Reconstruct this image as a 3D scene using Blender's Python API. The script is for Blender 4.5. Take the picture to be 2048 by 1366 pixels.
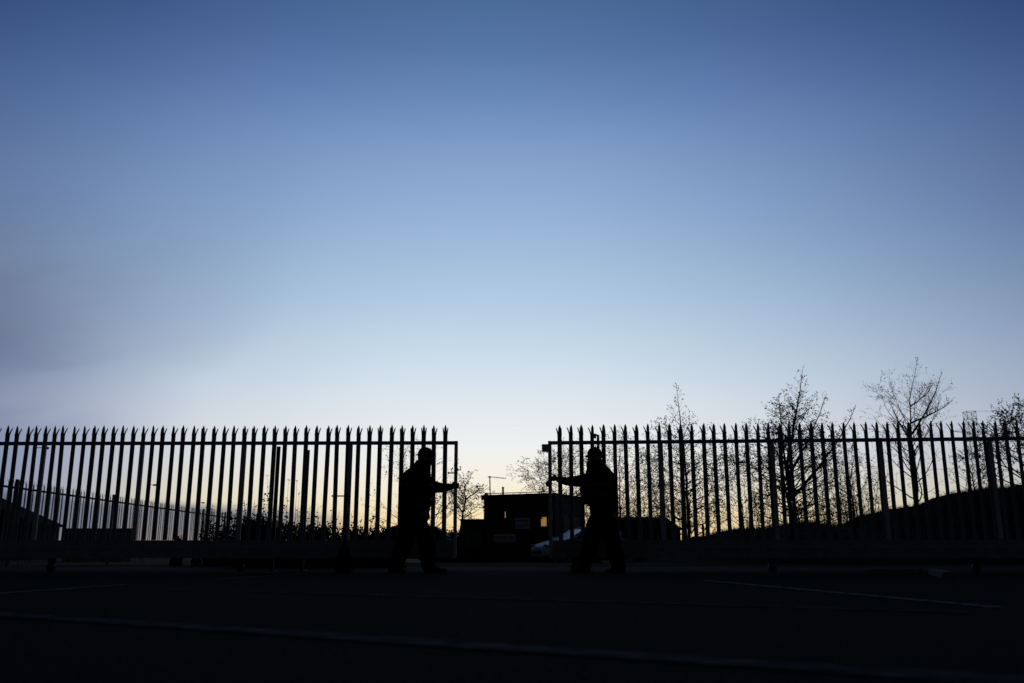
import bpy, bmesh, math, random
from mathutils import Vector, Matrix, noise
R = math.radians
for o in list(bpy.data.objects): bpy.data.objects.remove(o)
S = bpy.context.scene
COL = S.collection
# ------------------------------------------------------------------ camera
F = 1820.0            # focal length in photo pixels (photo is 2048 wide)
PITCH = math.atan(432.0/F)
CH = 0.211            # the camera stands almost on the asphalt
cp, sp = math.cos(PITCH), math.sin(PITCH)
cd = bpy.data.cameras.new('camera'); cam = bpy.data.objects.new('camera', cd); COL.objects.link(cam)
cam.location = (0, 0, CH); cam.rotation_euler = (R(90)+PITCH, 0, 0)
cd.sensor_width = 36.0; cd.lens = 36.0*F/2048.0; cd.clip_start = 0.02; cd.clip_end = 6000
cd.dof.use_dof = True; cd.dof.focus_distance = 14.2; cd.dof.aperture_fstop = 2.8
S.camera = cam
S.view_settings.view_transform = 'Standard'; S.view_settings.look = 'None'
S.view_settings.exposure = 0; S.view_settings.gamma = 1; S.view_settings.use_curve_mapping = False

# ------------------------------------------------------------------ sky
def srgb(r, g, b):
    f = lambda c: (c/255/12.92) if c/255 <= .04045 else ((c/255+.055)/1.055)**2.4
    return (f(r), f(g), f(b), 1)
world = bpy.data.worlds.new('World'); S.world = world; world.use_nodes = True
nt = world.node_tree; nt.nodes.clear(); L = nt.links
def N(t, **k):
    n = nt.nodes.new(t)
    for a, b in k.items(): setattr(n, a, b)
    return n
def M(op, a, b=None, c=None):
    n = N('ShaderNodeMath', operation=op)
    for i, v in enumerate((a, b, c)):
        if v is None: continue
        if isinstance(v, (int, float)): n.inputs[i].default_value = v
        else: L.new(v, n.inputs[i])
    return n.outputs[0]
def SM(v, lo, hi):          # smoothstep, falling if lo > hi
    n = N('ShaderNodeMapRange', interpolation_type='SMOOTHSTEP')
    L.new(v, n.inputs['Value'])
    if lo < hi: n.inputs['From Min'].default_value, n.inputs['From Max'].default_value = lo, hi
    else:
        n.inputs['From Min'].default_value, n.inputs['From Max'].default_value = hi, lo
        n.inputs['To Min'].default_value, n.inputs['To Max'].default_value = 1, 0
    return n.outputs['Result']
def MIXC(fac, a, b, mode='MIX'):
    n = N('ShaderNodeMix', data_type='RGBA', blend_type=mode)
    for i, v in ((0, fac), (6, a), (7, b)):
        if isinstance(v, (int, float)): n.inputs[i].default_value = v
        elif isinstance(v, tuple): n.inputs[i].default_value = v
        else: L.new(v, n.inputs[i])
    return n.outputs[2]
tc = N('ShaderNodeTexCoord'); sx = N('ShaderNodeSeparateXYZ'); L.new(tc.outputs['Generated'], sx.inputs[0])
X_, Y_, Z_ = sx.outputs
DEG = 180/math.pi
el = M('MULTIPLY', M('ARCSINE', M('MINIMUM', M('MAXIMUM', Z_, -1.0), 1.0)), DEG)
az = M('MULTIPLY', M('ARCTAN2', X_, Y_), DEG)
ramp = N('ShaderNodeValToRGB'); L.new(M('DIVIDE', el, 90.0), ramp.inputs[0])
stops = [(0.0, (230, 184, 122)), (1.2, (241, 206, 147)), (2.4, (245, 225, 180)), (3.6, (245, 236, 208)), (5.0, (243, 240, 229)),
         (6.6, (238, 241, 240)), (9.7, (221, 232, 240)), (12.8, (199, 219, 234)), (16.0, (177, 203, 227)),
         (19.1, (160, 187, 219)), (22.2, (145, 173, 211)), (25.2, (127, 158, 201)), (28.2, (105, 137, 185)),
         (31.1, (86, 118, 166)), (34.0, (73, 105, 150)), (50.0, (42, 67, 114)), (90.0, (25, 43, 82))]
cr = ramp.color_ramp
while len(cr.elements) < len(stops): cr.elements.new(0.5)
for e, (d, c) in zip(cr.elements, stops): e.position = d/90.0
for e, (d, c) in zip(cr.elements, stops): e.color = srgb(*c)
# the glow of the set sun lies straight ahead; the sky dims smoothly towards the east behind the camera
hz = M('MULTIPLY', M('MULTIPLY', M('ADD', az, 1.0), M('COSINE', M('MULTIPLY', el, 1/DEG))), M('ADD', M('MULTIPLY', M('MAXIMUM', el, 0.0), 0.025), 1.0))
def fch(sg): return M('ADD', M('MULTIPLY', M('EXPONENT', M('MULTIPLY', M('POWER', M('DIVIDE', M('ABSOLUTE', hz), sg), 2.0), -1.0)), 0.95), 0.05)
fc = N('ShaderNodeCombineXYZ')
for k_, sg in enumerate((43.0, 45.5, 54.0)): L.new(fch(sg), fc.inputs[k_])
fall = fc.outputs[0]
sky = MIXC(1.0, ramp.outputs[0], fall, 'MULTIPLY')
# a faint real twilight sky under it
nish = N('ShaderNodeTexSky', sky_type='NISHITA'); nish.sun_disc = False
nish.sun_elevation = R(0.5); nish.sun_rotation = R(0.0)
sky = MIXC(0.003, sky, nish.outputs[0], 'ADD')
# smoke-grey cloud on the left, low cloud bank on the left horizon
nz = N('ShaderNodeTexNoise'); nz.inputs['Scale'].default_value = 5.0; nz.inputs['Detail'].default_value = 3.0
L.new(tc.outputs['Generated'], nz.inputs['Vector'])
nv = M('SUBTRACT', nz.outputs[0], 0.5)
nz2 = N('ShaderNodeTexNoise'); nz2.inputs['Scale'].default_value = 1.0; nz2.inputs['Detail'].default_value = 5.0
cv = N('ShaderNodeCombineXYZ')          # streaks drawn out sideways, tilted like the cloud
L.new(M('ADD', M('MULTIPLY', az, 0.13), M('MULTIPLY', el, 0.06)), cv.inputs[0]); L.new(M('SUBTRACT', M('MULTIPLY', el, 0.42), M('MULTIPLY', az, 0.15)), cv.inputs[1])
L.new(cv.outputs[0], nz2.inputs['Vector']); nv2 = M('SUBTRACT', nz2.outputs[0], 0.5)
aq = M('ADD', az, 29.0)
edge = M('ADD', M('ADD', M('MULTIPLY', aq, 0.10), M('MULTIPLY', M('MULTIPLY', aq, aq), 0.025)), 7.7)
dcl = M('ADD', M('SUBTRACT', el, edge), M('ADD', M('MULTIPLY', nv, 5.0), M('MULTIPLY', nv2, 3.0)))
band = M('MULTIPLY', M('MULTIPLY', SM(dcl, -1.0, 2.2), SM(dcl, 14.0, 0.8)), M('MULTIPLY', SM(az, -12.0, -27.0), M('ADD', M('MULTIPLY', SM(az, -22.0, -31.0), 0.46), 0.44)))
low = M('MULTIPLY', M('MULTIPLY', SM(dcl, 1.6, -1.4), SM(az, -18.0, -31.0)), 0.86)
msk = M('MULTIPLY', M('MINIMUM', M('ADD', band, low), 0.9), SM(az, -95.0, -55.0))
bw = N('ShaderNodeRGBToBW'); L.new(sky, bw.inputs[0])
grey = MIXC(1.0, (0.33, 0.41, 0.69, 1), bw.outputs[0], 'MULTIPLY')
sky = MIXC(msk, sky, grey)
# thin streaks close above the horizon, a short bright vapour trail, and slight unevenness of the clear sky
nz3 = N('ShaderNodeTexNoise'); nz3.inputs['Scale'].default_value = 1.0; nz3.inputs['Detail'].default_value = 4.0
cv3 = N('ShaderNodeCombineXYZ'); L.new(M('MULTIPLY', az, 0.22), cv3.inputs[0]); L.new(M('MULTIPLY', el, 2.2), cv3.inputs[1]); L.new(cv3.outputs[0], nz3.inputs['Vector'])
stk = M('MULTIPLY', SM(nz3.outputs[0], 0.52, 0.72), SM(el, 4.5, 2.0))
sky = MIXC(M('MULTIPLY', stk, 0.28), sky, MIXC(1.0, (0.50, 0.47, 0.48, 1), fall, 'MULTIPLY'))
un = N('ShaderNodeTexNoise'); un.inputs['Scale'].default_value = 2.2; un.inputs['Detail'].default_value = 5.0; L.new(tc.outputs['Generated'], un.inputs['Vector'])
sky = MIXC(1.0, sky, M('ADD', M('MULTIPLY', un.outputs[0], 0.10), 0.95), 'MULTIPLY')
tu = M('DIVIDE', M('SUBTRACT', az, 0.12), 0.27); tv = M('DIVIDE', M('ADD', M('SUBTRACT', el, 7.93), M('MULTIPLY', az, 0.03)), 0.035)
sky = MIXC(M('MULTIPLY', M('EXPONENT', M('MULTIPLY', M('ADD', M('MULTIPLY', tu, tu), M('MULTIPLY', tv, tv)), -1.0)), 0.6), sky, (0.98, 0.96, 0.92, 1))
thr = M('ADD', M('MULTIPLY', M('ADD', az, 29.0), -0.065), 3.6)
dlt = M('ADD', M('SUBTRACT', el, thr), M('MULTIPLY', nv, 1.6))
bank = M('MULTIPLY', SM(dlt, 0.35, -0.45), SM(az, -7.0, -15.0))
bankc = MIXC(SM(el, 2.6, 0.2), (0.16, 0.19, 0.25, 1), (0.27, 0.235, 0.25, 1))
sky = MIXC(M('MULTIPLY', bank, 0.85), sky, MIXC(1.0, bankc, fall, 'MULTIPLY'))
bg = N('ShaderNodeBackground'); L.new(sky, bg.inputs[0]); bg.inputs[1].default_value = 1.0
wo = N('ShaderNodeOutputWorld'); L.new(bg.outputs[0], wo.inputs[0])

sd = bpy.data.lights.new('sun', 'SUN'); sun = bpy.data.objects.new('sun', sd); COL.objects.link(sun)
sd.energy = 0.02; sd.angle = R(0.5); sd.color = (1, .75, .5)
sun.rotation_euler = Vector((0, -1, -math.tan(R(0.5)))).to_track_quat('-Z', 'Y').to_euler()
sun.location = (0, 200, 40)

# ------------------------------------------------------------------ helpers
def ray(px, py):
    u, v = (px-1024)/F, (683-py)/F
    return Vector((u, cp-v*sp, sp+v*cp))
def W(px, py, Y):                     # photo pixel on the vertical plane at distance Y
    d = ray(px, py); return Vector((0, 0, CH)) + d*(Y/d.y)
def G(px, py, z=0):                   # photo pixel on the ground
    d = ray(px, py); return Vector((0, 0, CH)) + d*((z-CH)/d.z)
def PX(px, Y, z=0):                   # world X of a pixel column at distance Y and height z
    return (px-1024)/F*(Y*cp+(z-CH)*sp)

MATS = {}
def mat(name, c1, c2=None, rough=.8, scale=8, spec=.25, metal=0, bump=0, bscale=None, detail=4, emit=None, estr=0):
    if name in MATS: return MATS[name]
    m = bpy.data.materials.new(name); m.use_nodes = True; t = m.node_tree
    b = t.nodes['Principled BSDF']
    b.inputs['Roughness'].default_value = rough; b.inputs['Metallic'].default_value = metal
    b.inputs['Specular IOR Level'].default_value = spec
    c2 = c2 or tuple(x*.6 for x in c1)
    co = t.nodes.new('ShaderNodeTexCoord'); n = t.nodes.new('ShaderNodeTexNoise')
    n.inputs['Scale'].default_value = scale; n.inputs['Detail'].default_value = detail
    t.links.new(co.outputs['Object'], n.inputs['Vector'])
    r = t.nodes.new('ShaderNodeValToRGB'); r.color_ramp.elements[0].position = .35; r.color_ramp.elements[1].position = .65
    r.color_ramp.elements[0].color = (*c2, 1); r.color_ramp.elements[1].color = (*c1, 1)
    t.links.new(n.outputs[0], r.inputs[0]); t.links.new(r.outputs[0], b.inputs['Base Color'])
    if bump:
        n2 = t.nodes.new('ShaderNodeTexNoise'); n2.inputs['Scale'].default_value = bscale or scale*4; n2.inputs['Detail'].default_value = 3
        t.links.new(co.outputs['Object'], n2.inputs['Vector'])
        bp = t.nodes.new('ShaderNodeBump'); bp.inputs['Strength'].default_value = bump; bp.inputs['Distance'].default_value = .01
        t.links.new(n2.outputs[0], bp.inputs['Height']); t.links.new(bp.outputs[0], b.inputs['Normal'])
    if emit:
        b.inputs['Emission Color'].default_value = (*emit, 1); b.inputs['Emission Strength'].default_value = estr
    MATS[name] = m; return m
asphalt = mat('asphalt', (.036, .036, .038), (.006, .006, .007), .95, 60, .005, bump=.6, bscale=160, detail=6)
concrete = mat('concrete', (.16, .155, .15), (.09, .09, .088), .95, 14, .1, bump=.3, bscale=60)
yardc = mat('yard_concrete', (.024, .024, .025), (.013, .013, .014), .95, 3, .012, bump=.3, bscale=40)
linep = mat('line_paint', (.27, .27, .26), (.035, .035, .035), .95, 14, .008, bump=.5, bscale=140, detail=8)
grassm = mat('rough_grass_soil', (.022, .028, .012), (.010, .012, .007), 1, 2.5, .03, bump=.4, bscale=20)
steel = mat('weathered_palisade_steel', (.21, .215, .23), (.15, .155, .17), .7, 9, .2, metal=0)
steel2 = mat('galvanised_post_steel', (.40, .39, .40), (.28, .28, .29), .5, 12, .4)
darksteel = mat('dark_painted_steel', (.022, .022, .024), (.012, .012, .013), .65, 10, .2)
galv = mat('lamp_post_steel', (.09, .09, .095), (.06, .06, .065), .6, 6, .3)
bark = mat('bark', (.030, .024, .018), (.014, .011, .009), .95, 20, .05, bump=.5)
twigm = mat('twig', (.024, .018, .015), (.014, .011, .009), .95, 6, .03)
leafm = mat('withered_leaf', (.030, .026, .013), (.012, .012, .007), .9, 3, .05)
hedgem = mat('hedge_leaf', (.016, .020, .009), (.007, .009, .005), .9, 3, .05)
brick = mat('dark_brick', (.07, .035, .026), (.035, .02, .016), .95, 7, .05)
render_ = mat('cabin_cladding', (.045, .045, .05), (.03, .03, .034), .8, 3, .1)
clad2 = mat('cabin_side_cladding', (.13, .125, .12), (.09, .085, .08), .8, 3, .1)
slate = mat('roof_slate', (.03, .03, .033), (.017, .017, .019), .95, 9, .02)
timber = mat('tarred_timber', (.03, .022, .016), (.016, .012, .009), .95, 12, .05)
jackm = mat('dark_jacket_cloth', (.010, .010, .014), (.006, .006, .009), .95, 18, .03, bump=.3)
trom = mat('dark_trouser_cloth', (.009, .009, .011), (.005, .005, .007), .95, 18, .03, bump=.3)
bootm = mat('black_boot_leather', (.008, .007, .007), (.005, .005, .005), .7, 18, .15)
capm = mat('black_cap_cloth', (.008, .008, .010), (.005, .005, .007), .95, 20, .03)
skin = mat('skin', (.23, .13, .095), (.19, .10, .07), .7, 14, .15)
reflm = mat('reflective_tape', (.035, .035, .036), (.025, .025, .026), .6, 20, .2)
carw = mat('white_car_paint', (.50, .52, .54), (.46, .48, .50), .35, 2, .3)
card = mat('dark_car_paint', (.014, .014, .017), (.010, .010, .013), .6, 2, .2)
glass = mat('car_glass', (.02, .022, .024), (.016, .018, .02), .2, 2, .25)
tyre = mat('tyre_rubber', (.012, .012, .012), (.008, .008, .008), .95, 20, .05)
rimm = mat('alloy_rim', (.25, .25, .26), (.18, .18, .19), .4, 5, .4)
blackp = mat('black_plastic', (.012, .012, .013), (.008, .008, .009), .7, 10, .15)
lampg = mat('headlamp_glass', (.35, .36, .38), (.10, .10, .11), .15, 14, .6)
signw = mat('sign_white', (.55, .57, .62), (.48, .5, .55), .6, 6, .2)
signb = mat('sign_blue_print', (.06, .08, .22), (.05, .06, .17), .6, 6, .2)
signr = mat('sign_red_print', (.30, .03, .03), (.22, .02, .02), .6, 6, .2)
litw = mat('lit_window_pane', (.5, .35, .15), (.4, .26, .1), .6, 5, .2, emit=(.36, .205, .065), estr=.75)
litc = mat('lit_slit_pane', (.5, .45, .3), (.4, .35, .2), .6, 5, .2, emit=(.42, .33, .15), estr=.8)
winm = mat('dark_window_pane', (.015, .016, .018), (.012, .013, .014), .5, 4, .12)

class MB:
    def __init__(s): s.v = []; s.f = []; s.mi = []
    def add(s, vs, fs, m=0):
        o = len(s.v); s.v += [tuple(v) for v in vs]
        s.f += [tuple(i+o for i in f) for f in fs]; s.mi += [m]*len(fs); return s
    def box(s, a, b, m=0, rot=None, org=None):
        (x0, y0, z0), (x1, y1, z1) = a, b
        vs = [Vector(p) for p in ((x0,y0,z0),(x1,y0,z0),(x1,y1,z0),(x0,y1,z0),(x0,y0,z1),(x1,y0,z1),(x1,y1,z1),(x0,y1,z1))]
        if rot is not None: vs = [rot @ (v-org)+org for v in vs]
        return s.add(vs, [(0,3,2,1),(4,5,6,7),(0,1,5,4),(1,2,6,5),(2,3,7,6),(3,0,4,7)], m)
    def tube(s, pts, rad, n=6, m=0, cap=True, flat=None):
        pts = [Vector(p) for p in pts]
        if isinstance(rad, (int, float)): rad = [rad]*len(pts)
        vs = []; fs = []; pu = None
        for i, p in enumerate(pts):
            d = (pts[min(i+1, len(pts)-1)]-pts[max(i-1, 0)])
            if d.length < 1e-9: d = Vector((0,0,1))
            d.normalize()
            if pu is None: pu = d.orthogonal().normalized()
            u = pu-d*pu.dot(d)
            if u.length < 1e-4: u = d.orthogonal()
            u.normalize(); pu = u; w = d.cross(u)
            for k in range(n):
                a = 2*math.pi*k/n
                vs.append(p+(u*math.cos(a)+w*math.sin(a))*rad[i])
        for i in range(len(pts)-1):
            for k in range(n):
                fs.append((i*n+k, i*n+(k+1)%n, (i+1)*n+(k+1)%n, (i+1)*n+k))
        if cap:
            fs.append(tuple(range(n-1, -1, -1))); fs.append(tuple(range((len(pts)-1)*n, len(pts)*n)))
        return s.add(vs, fs, m)
    def loft(s, secs, n=20, m=0):          # secs: (centre, rx, ry[, yaw]) horizontal ellipses, closed
        vs = []; fs = []
        for q in secs:
            c, rx, ry = Vector(q[0]), q[1], q[2]; yw = q[3] if len(q) > 3 else 0
            for k in range(n):
                a = 2*math.pi*k/n; x, y = rx*math.cos(a), ry*math.sin(a)
                vs.append(c+Vector((x*math.cos(yw)-y*math.sin(yw), x*math.sin(yw)+y*math.cos(yw), 0)))
        for i in range(len(secs)-1):
            for k in range(n): fs.append((i*n+k, i*n+(k+1)%n, (i+1)*n+(k+1)%n, (i+1)*n+k))
        fs.append(tuple(range(n-1, -1, -1))); fs.append(tuple(range((len(secs)-1)*n, len(secs)*n)))
        return s.add(vs, fs, m)
    def ball(s, c, rx, ry, rz, n=14, k=9, m=0, rot=None):
        c = Vector(c); vs = []; fs = []
        for i in range(1, k):
            t = math.pi*i/k
            for j in range(n):
                a = 2*math.pi*j/n; v = Vector((rx*math.sin(t)*math.cos(a), ry*math.sin(t)*math.sin(a), rz*math.cos(t)))
                vs.append(c+(rot @ v if rot else v))
        a = Vector((0,0,rz)); b = Vector((0,0,-rz))
        vs += [c+(rot @ a if rot else a), c+(rot @ b if rot else b)]; T = len(vs)-2
        for i in range(k-2):
            for j in range(n): fs.append((i*n+j, (i+1)*n+j, (i+1)*n+(j+1)%n, i*n+(j+1)%n))
        for j in range(n):
            fs.append((T, j, (j+1)%n)); fs.append((T+1, (k-2)*n+(j+1)%n, (k-2)*n+j))
        return s.add(vs, fs, m)
    def extrude(s, poly, y0, y1, m=0):     # polygon in xz, extruded along y
        n = len(poly); vs = [(x, y0, z) for x, z in poly]+[(x, y1, z) for x, z in poly]
        fs = [tuple(range(n)), tuple(range(2*n-1, n-1, -1))]+[(i, i+n, (i+1)%n+n, (i+1)%n) for i in range(n)]
        return s.add(vs, fs, m)
    def mesh(s, name, mats, smooth=False):
        me = bpy.data.meshes.new(name); me.from_pydata(s.v, [], s.f)
        for m in (mats if isinstance(mats, (list, tuple)) else [mats]): me.materials.append(m)
        me.polygons.foreach_set('material_index', s.mi)
        if smooth: me.polygons.foreach_set('use_smooth', [True]*len(s.f))
        me.update(); return me
    def build(s, name, mats, parent=None, smooth=False):
        return obj(name, s.mesh(name, mats, smooth), parent)
def fixn(me):
    bm = bmesh.new(); bm.from_mesh(me); bmesh.ops.recalc_face_normals(bm, faces=bm.faces); bm.to_mesh(me); bm.free()
def obj(name, me, parent=None):
    o = bpy.data.objects.new(name, me); COL.objects.link(o)
    if parent is not None:
        o.parent = parent; o.matrix_parent_inverse = parent.matrix_basis.inverted()   # parts are given in world coordinates
    return o
def tag(o, label=None, cat=None, group=None, kind=None):
    for k, v in (('label', label), ('category', cat), ('group', group), ('kind', kind)):
        if v: o[k] = v
    return o
def empty(name, loc=(0,0,0), label=None, cat=None, group=None):
    o = bpy.data.objects.new(name, None); COL.objects.link(o); o.location = loc; o.empty_display_size = .2
    o.matrix_basis = Matrix.Translation(loc)
    return tag(o, label, cat, group)
def bevel(o, w=.006, seg=2):
    b = o.modifiers.new('bevel', 'BEVEL'); b.width = w; b.segments = seg; b.limit_method = 'ANGLE'; return o

# ------------------------------------------------------------------ ground
g = MB(); g.add([(-1500,-300,0),(1500,-300,0),(1500,3000,0),(-1500,3000,0)], [(0,1,2,3)])
tag(g.build('ground', asphalt), kind='structure')
y = MB(); y.add([(-40,15.2,.004),(40,15.2,.004),(40,22.5,.004),(-40,22.5,.004)], [(0,1,2,3)])
tag(y.build('yard_road', yardc), kind='structure')
y = MB(); y.add([(-300,26,.006),(300,26,.006),(300,900,.006),(-300,900,.006)], [(0,1,2,3)])
tag(y.build('grass_field', grassm), kind='structure')
wornp = mat('worn_line_paint', (.105, .105, .10), (.022, .022, .022), .95, 9, .006, bump=.5, bscale=140, detail=9)
def line(p0, p1, w, m_=linep):
    a, b = G(*p0), G(*p1); d = (b-a).normalized(); n = Vector((-d.y, d.x, 0))*w/2
    m = MB(); k = 24; vs = []; rnd = random.Random(int(p0[0]))
    for i in range(k+1):
        c = a.lerp(b, i/k)
        for s in (1, -1): q = c+n*s*(1+rnd.uniform(-.12, .12)); vs.append((q.x, q.y, .004))
    m.add(vs, [(2*i, 2*i+1, 2*i+3, 2*i+2) for i in range(k)])
    tag(m.build('parking_line', m_), kind='structure')
line((1405, 1161), (1995, 1216), .09)
line((250, 1170), (-220, 1203), .09)
line((605, 1148.5), (430, 1159), .09)
line((-150, 1220), (2300, 1383), .14, wornp)
line((150, 1173.5), (1950, 1226.5), .085, wornp)

# ------------------------------------------------------------------ the two palisade gates
def pale_mesh(tw, cw):
    # W section pale with a three pointed, splayed head; stands from z=0 (foot) to ZT
    m = MB(); H = 1.60; prof = [(-.034, .010), (-.025, -.004), (-.012, -.006), (0, .010), (.012, -.006), (.025, -.004), (.034, .010)]
    t = .0045; n = len(prof)
    ring = [(x, y-t/2) for x, y in prof]+[(x, y+t/2) for x, y in reversed(prof)]
    k = len(ring); vs = [(x, y, 0) for x, y in ring]+[(x, y, H) for x, y in ring]
    fs = [(i, (i+1) % k, (i+1) % k+k, i+k) for i in range(k)]
    fs += [(i, i+1, k-2-i, k-1-i) for i in range(n-1)]+[(i+k, k-1-i+k, k-2-i+k, i+1+k) for i in range(n-1)]
    m.add(vs, fs)
    def prong(pts):                       # (x, y, z, half width)
        v = []; f = []
        for x, y, z, w in pts: v += [(x-w, y-.0035, z), (x+w, y-.0035, z), (x+w, y+.0035, z), (x-w, y+.0035, z)]
        for i in range(len(pts)-1):
            for j in range(4): f.append((i*4+j, i*4+(j+1) % 4, (i+1)*4+(j+1) % 4, (i+1)*4+j))
        f += [(3,2,1,0), tuple(range(len(v)-4, len(v)))]
        m.add(v, f)
    prong([(0, 0, H-.03, .0185), (0, -.002, H+.03, cw), (0, -.003, H+.075, cw*.95), (0, -.005, H+.108, cw*.55), (0, -.006, H+.132, .0012)])
    for s in (-1, 1):
        prong([(s*.0225, .002, H-.03, .0125), (s*.029, .022, H+.03, .010), (s*.036, .046, H+.074, .0085), (s*.039, .058, H+.102, .001)])
    me = m.mesh('pale', steel); fixn(me)
    if tw: me.transform(Matrix.Rotation(tw, 4, 'Z'))
    return me
PZ = .46     # foot of the pales, on the plinth plate
left_px = [13.9,34,53,73,90.5,109,128.5,148,168,188,207,226,246,266,286,305,325,346,366,386,406.4,427,447.6,468,488,508,528,549,570,591,612.5,633,655,676,697,717.5,739,760.5,782,804,826,848,869,891]
right_px = [1119.4,1141.5,1163,1185,1207,1230,1252,1274,1296.3,1318.7,1340,1362,1384,1406.5,1428.5,1450,1472,1493,1515,1536.6,1558.5,1579,1600.6,1622.7,1645,1666,1688,1709.4,1731,1753,1774.5,1796.5,1818,1839.5,1862,1883,1905,1927,1948,1969,1990.5,2012,2034]
def on_gate(px, z, Y0, X0, k):            # X of a pixel column on the gate line Y = Y0 + k (X - X0)
    c = (px-1024)/F
    return c*((Y0-k*X0)*cp+(z-CH)*sp)/(1-c*k*cp)
def make_gate(side, root_label, pxs, stile_px, k, posts_px, tw):
    Y0 = 13.9; X0 = PX(stile_px, Y0, 1.5); sg = -1 if side == 'l' else 1
    root = empty('palisade_gate', (X0, Y0, 0), root_label, 'gate', 'sliding palisade gates')
    ya = math.atan(k); rotz = Matrix.Rotation(ya, 4, 'Z')
    def P(X, off=0, z=0): return Vector((X, Y0+k*(X-X0), z))+Vector((-math.sin(ya), math.cos(ya), 0))*off
    def bar(name, Xa, Xb, o0, o1, z0, z1, m, parent=root, bv=.004):
        a, b = sorted((Xa, Xb)); mb = MB()
        q = [P(a, o0, z0), P(b, o0, z0), P(b, o1, z0), P(a, o1, z0), P(a, o0, z1), P(b, o0, z1), P(b, o1, z1), P(a, o1, z1)]
        mb.add(q, [(0,3,2,1),(4,5,6,7),(0,1,5,4),(1,2,6,5),(2,3,7,6),(3,0,4,7)])
        o = mb.build(name, m, parent)
        return bevel(o, bv) if bv else o
    Xs = [on_gate(p, 2.1, Y0, X0, k) for p in pxs]
    if side == 'l':
        pitch = Xs[1]-Xs[0]; Xs = [Xs[0]-pitch*i for i in range(14, 0, -1)]+Xs
    else:
        pitch = Xs[-1]-Xs[-2]; pitch = .166; Xs = Xs+[Xs[-1]+pitch*i for i in range(1, 15)]
    far = Xs[0]-.12 if side == 'l' else Xs[-1]+.12
    me = pale_mesh(tw, .0195 if side == 'l' else .024); rnd = random.Random(3 if side == 'l' else 4)
    for X in Xs:
        o = obj('pale', me); p = P(X, .022, PZ+rnd.uniform(-.001, .009))
        o.parent = root; o.matrix_parent_inverse = Matrix.Translation(-Vector(root.location))
        o.location = p; o.rotation_euler = (rnd.uniform(-.008, .008), rnd.gauss(0, .0045), ya+rnd.uniform(-.16, .16))
    r0, r1 = W(stile_px, 889.5, Y0).z, W(stile_px, 882.5, Y0).z
    Xe = X0+sg*-.025
    bar('top_rail', Xe+sg*.052, far, -.035, .010, r0, r1, steel)
    bar('end_stile', X0-.026, X0+.026, -.036, .013, .20, r1+.002, steel2)
    bar('plinth_plate', X0+sg*.028, far, -.030, .012, .322, .462, steel)
    bar('bottom_beam', X0+sg*.028, far, -.055, .045, .205, .316, steel)
    bar('web_plate', X0+sg*.03, far, .0125, .018, .215, .455, steel, bv=0)
    for p in posts_px:
        X = on_gate(p, .5, Y0, X0, k)
        bar('post', X-.032, X+.032, -.033, .011, .464, r0-.002, steel2)
    for i in range(4):
        X = X0+sg*.35+(far-sg*.4-X0-sg*.35)*i/3
        c = P(X, -.005, .062); t = MB()
        nv = Vector((-math.sin(ya), math.cos(ya), 0))
        t.tube([c-nv*.022, c-nv*.018, c+nv*.018, c+nv*.022], [.050, .062, .062, .050], 18)
        w = t.build('wheel', darksteel, root)
        f = MB(); 
        for s in (-.032, .026):
            q0, q1 = P(X-.03, s, .06), P(X+.03, s+.006, .204)
            f.add([P(X-.03,s,.045),P(X+.03,s,.045),P(X+.03,s+.006,.045),P(X-.03,s+.006,.045),P(X-.045,s,.2035),P(X+.045,s,.2035),P(X+.045,s+.006,.2035),P(X-.045,s+.006,.2035)],
                  [(0,3,2,1),(4,5,6,7),(0,1,5,4),(1,2,6,5),(2,3,7,6),(3,0,4,7)])
        f.tube([c-nv*.034, c+nv*.034], .009, 8)
        f.build('wheel_fork', darksteel, w)
    return root, P, bar
gl, PL, barL = make_gate('l', 'long palisade gate pushed by the man on the left, open latch on its end', left_px, 911.8, -.012,
                   [-140, 68, 268.5, 477, 694], 0.0)
gr, PR, barR = make_gate('r', 'long palisade gate pulled by the man on the right, lock box on its end', right_px, 1100, -.075,
                   [1328, 1555, 1777, 2001, 2225], R(24))
# latch bracket, slide bolt and handle on the left gate's end
Xl = gl.location.x; Yl = 13.9
def Wz(py, Y=13.9): return W(911, py, Y).z
m = MB(); z0, z1 = Wz(941), Wz(933)
m.box((Xl+.028, Yl-.02, z0), (Xl+.078, Yl-.01, z0+.014)); m.box((Xl+.050, Yl-.021, z1-.012), (Xl+.080, Yl-.011, z1))
m.box((Xl+.068, Yl-.0205, z0+.013), (Xl+.0795, Yl-.0105, z1-.011)); m.box((Xl+.0262, Yl-.022, z0-.006), (Xl+.04, Yl-.008, z0+.03))
m.build('latch_bracket', darksteel, gl)
m = MB(); zz = Wz(946.5); m.tube([(Xl-.112, Yl-.045, zz), (Xl+.035, Yl-.045, zz)], .009, 8); m.tube([(Xl-.112, Yl-.045, zz-.018), (Xl-.112, Yl-.045, zz+.016)], .007, 8)
m.box((Xl-.02, Yl-.056, zz-.02), (Xl+.02, Yl-.0365, zz+.02)); m.build('slide_bolt', darksteel, gl)
m = MB(); m.tube([(Xl-.072, Yl-.045, zz+.045), (Xl-.042, Yl-.045, zz+.08)], .008, 8); m.tube([(Xl-.072, Yl-.045, zz+.045), (Xl-.05, Yl-.045, zz)], .005, 6)
m.build('bolt_handle', darksteel, gl)
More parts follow.
